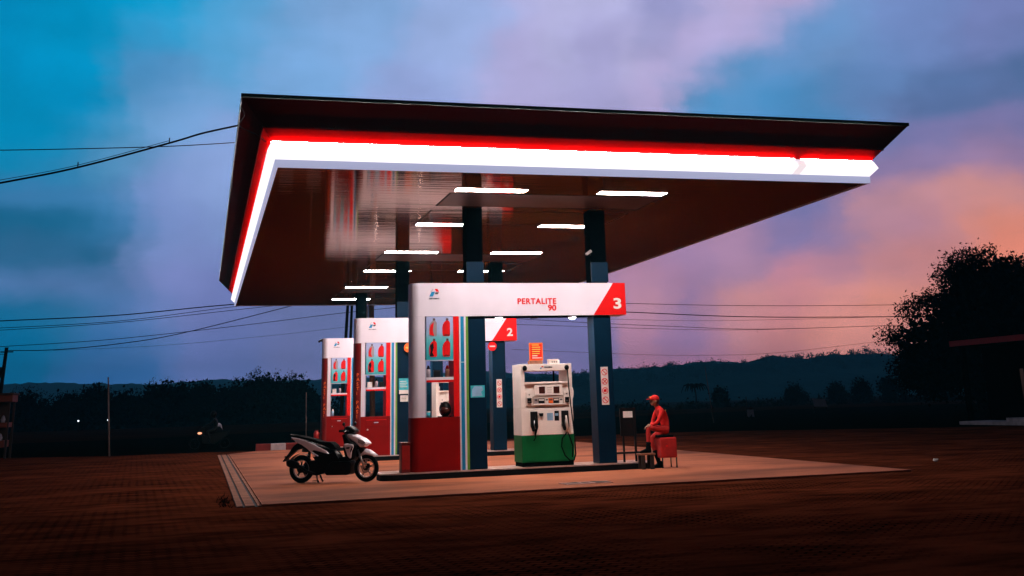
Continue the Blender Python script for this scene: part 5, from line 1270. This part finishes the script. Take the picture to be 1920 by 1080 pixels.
# left tree line
def crown(rr, w, h, dome=True):
    out = [(0, 0, h * .48, w * .75, w * .6, h * .48)]
    for i in range(5):
        a = rr.uniform(-1, 1); out.append((a * w * .62, rr.uniform(-.4, .4) * w, h * (.62 - .28 * abs(a)) + rr.uniform(-.05, .05) * h, w * rr.uniform(.28, .45), w * .35, h * rr.uniform(.20, .30)))
    out.append((0, 0, h * .2, w * .9, w * .6, h * .22)); return out
rr = random.Random(9)
TL = [(-35.5, 5.3, 4.5, 'rounded dark tree at the far left edge behind the utility pole'), (-28.0, 6.3, 4.6, 'low round tree, second from the left in the left tree line'), (-23.0, 5.6, 4.2, 'low tree, third from the left in the left tree line'),
      (-18.6, 6.6, 3.2, 'taller tree with pointed top left of the thin grey pole'), (-14.4, 5.5, 3.4, 'low tree behind the thin grey pole'), (-10.7, 6.9, 3.6, 'broad tree just right of the thin grey pole'),
      (-7.6, 6.3, 3.0, 'tree in the dip right of the broad one by the thin pole'), (-4.6, 6.8, 3.6, 'round topped tree above the passing motorcycle'), (-1.3, 5.8, 3.2, 'low tree right above the motorcycle rider'),
      (1.0, 6.6, 2.6, 'tree left beside the tallest of the left tree line'), (3.4, 8.2, 2.9, 'tallest tree of the left tree line with feathery top'), (6.0, 7.7, 3.1, 'tree right beside the tallest of the left tree line'), (8.6, 7.4, 3.4, 'round tree at the right end of the left tree line'), (11.0, 5.0, 2.2, 'small tree left of the rear kiosk below the last round tree')]
for i, (x, h, w, lab) in enumerate(TL):
    tree('dark_tree', lab, 'tree', (x, 150 + (i % 3) * 3, -.1), crown(rr, w, h), 6500, .27, 'leaf2', .25, 'trees in the left tree line', limbs=4, seed=20 + i, shell=.25)
# undergrowth under the tree line and along the verge
P = []
r = np.random.default_rng(8)
blobs = [(x, 149 + r.normal() * 2, .8, 2.4, 2, 1.9 + r.random()) for x in np.arange(-46, 15, 2.0)]
me = mesh_from_quads('undergrowth', leaf_mesh(blobs, 16000, .55, r, .8, 0, 0), 'leaf2'); u = bpy.data.objects.new('undergrowth', me); col.objects.link(u); tag(u, kind='stuff')
blobs = [(x, 145 - (x - 95) * .5 + r.normal() * 3, .1, 3.2, 3, .35 + .3 * r.random() + (x > 118) * 1.5) for x in np.arange(60, 150, 3.0)]
me = mesh_from_quads('undergrowth', leaf_mesh(blobs, 9000, .4, r, .8, 0, 0), 'leaf2'); u = bpy.data.objects.new('undergrowth', me); col.objects.link(u); tag(u, kind='stuff')
# palm like tree and round trees in the right field
o = empty('palm_tree', (73.0, 150, -.1)); tag(o, 'small umbrella shaped palm in the right field before the hills', 'tree')
MB().tube([(0, 0, 0), (.1, 0, 1.8), (0, 0, 3.5)], [.16, .12, .10], 8).build('trunk', 'bark', o, local=True)
b = MB()
for i in range(13):
    a = 2 * math.pi * i / 13 + .2; L_ = 1.7 + .3 * (i % 3)
    pts = [(0, 0, 3.5), (.45 * L_ * math.cos(a), .45 * L_ * math.sin(a), 3.95 + .1 * (i % 2)), (.8 * L_ * math.cos(a), .8 * L_ * math.sin(a), 3.75), (L_ * math.cos(a), L_ * math.sin(a), 3.1 - .2 * (i % 3))]
    for j in range(3):
        p, q = Vector(pts[j]), Vector(pts[j + 1]); s_ = Vector((-math.sin(a), math.cos(a), 0)) * (.28 if j < 2 else .2)
        for sg in (-1, 1):
            dn = Vector((0, 0, -.22)); b.add([p, q, q + s_ * sg * (.9 if j < 2 else .3) + dn, p + s_ * sg + dn], [(0, 1, 2, 3)])
b.build('fronds', 'leaf2', o, local=True)
for x, y, h, w, lab in ((82.2, 160, 3.5, 1.6, 'small bushy tree right of the palm in the right field'), (102.2, 170, 4.1, 2.3, 'round lone tree left of the white board in the right field'), (112, 172, 4.2, 2.0, 'loose tree right of the white board'),
                        (105, 152, 4.2, 2.6, 'dark tree at the left end of the grove before the big tree'), (109.5, 150, 4.9, 2.8, 'taller dark tree in the grove before the big tree'), (112.5, 141, 5.3, 3.0, 'dark tree of the grove half behind the big tree')):
    tree('dark_tree', lab, 'tree', (x, y, -.1), crown(rr, w, h), 2400, .24, 'leaf2', .15, 'small trees in the right field', limbs=3, seed=int(x), shell=.4)

# ---------------------------------------------------------------- hills
def hills(prof, y, depth, seed, treeh):
    r = np.random.default_rng(seed); xs = [p[0] for p in prof]; zs = [p[1] for p in prof]
    X = np.arange(min(xs), max(xs), 7.0); n = len(X); Z = np.interp(X, xs, zs)
    bump = np.convolve(r.random(n + 8), np.ones(3) / 3, 'same')[:n] * treeh + r.random(n) * treeh * .5
    rows = [(-1.0, 0.0), (-.8, .10), (-.6, .28), (-.4, .5), (-.25, .68), (-.12, .86), (0, 1.0), (.3, .9), (1.0, 0)]
    V = []; F = []
    for j, (t, k) in enumerate(rows):
        jit = r.normal(size=n) * treeh * (.5 if 0 < j < 6 else .0)
        for i in range(n): V.append((X[i], y + t * depth + (r.random() - .5) * 6, (-.6 if k == 0 else Z[i] * k + bump[i] * (k == 1.0) + jit[i])))
    for j in range(len(rows) - 1):
        for i in range(n - 1): F.append((j * n + i, j * n + i + 1, (j + 1) * n + i + 1, (j + 1) * n + i))
    b = MB(); b.add(V, F); return tag(b.build('hills', 'hill'), kind='structure')
HA = [(60, 0), (140, 3), (213.4, 12), (268.7, 20), (341.5, 24.3), (376.4, 25.9), (395.5, 28.4), (423, 30.8), (451, 31.8), (473.6, 31.8), (507.8, 30.2), (537.6, 37.5), (566.9, 35), (597, 37), (627.7, 38), (658.6, 39), (689.5, 35), (726.6, 28), (783, 17), (881, 8), (1000, 0)]
HB = [(-1300, 60), (-480, 63), (-352, 61), (-300, 63), (-219, 59), (-82, 54.5), (12, 61), (89.6, 56), (168.5, 56), (310, 59), (415, 62.5), (523, 65.5), (616.8, 59), (701, 54), (805, 62.5), (911.9, 64.6), (985, 72), (1046, 74), (1108, 69.5), (1235, 62.5), (1499, 50), (1925, 40), (2400, 30)]
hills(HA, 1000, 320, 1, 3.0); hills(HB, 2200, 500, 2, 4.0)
# woods on the near ridge
r = np.random.default_rng(31)
xs_ = [p[0] for p in HA]; zs_ = [p[1] for p in HA]
blobs = []
for x in np.arange(150, 900, 5.0):
    for t in (0, .12, .3):
        s_ = 2.2 + 3.2 * r.random() ** 3; z = float(np.interp(x, xs_, zs_)) * (1 - .9 * t)
        blobs.append((x + r.normal() * 2, 1000 - t * 320 + r.normal() * 4, z + s_ * .5, s_ * 1.2, s_ * 1.2, s_))
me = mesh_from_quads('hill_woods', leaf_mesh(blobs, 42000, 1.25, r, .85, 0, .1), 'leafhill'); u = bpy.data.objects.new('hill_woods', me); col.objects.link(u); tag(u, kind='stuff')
# haze
b = MB(); b.box(-1400, 2500, -60, 2760, -1.2, 110)
hz = b.build('haze', 'white'); tag(hz, kind='stuff')
hm_ = bpy.data.materials.new('dusk_haze'); hm_.use_nodes = True; N = hm_.node_tree.nodes; N.remove(N['Principled BSDF'])
pv = N.new('ShaderNodeVolumePrincipled'); pv.inputs['Color'].default_value = (.16, .80, .98, 1); pv.inputs['Density'].default_value = .00032; pv.inputs['Anisotropy'].default_value = .2
hm_.node_tree.links.new(pv.outputs[0], N['Material Output'].inputs['Volume']); hz.data.materials.clear(); hz.data.materials.append(hm_)

# faint last light of the sun from beyond the right hills
sd = bpy.data.lights.new('sun', 'SUN'); sd.energy = .02; sd.angle = math.radians(10); sd.color = (1, .55, .4)
so = bpy.data.objects.new('sun', sd); col.objects.link(so); so.rotation_euler = (math.radians(86), 0, math.radians(-140))

# ---------------------------------------------------------------- render settings
scene.render.engine = 'CYCLES'
scene.cycles.use_denoising = True
scene.cycles.max_bounces = 6; scene.cycles.diffuse_bounces = 3; scene.cycles.glossy_bounces = 3; scene.cycles.volume_bounces = 0
scene.cycles.transparent_max_bounces = 8
scene.cycles.sample_clamp_indirect = 6
scene.view_settings.view_transform = 'Standard'; scene.view_settings.look = 'None'
scene.view_settings.exposure = 0; scene.view_settings.gamma = 1
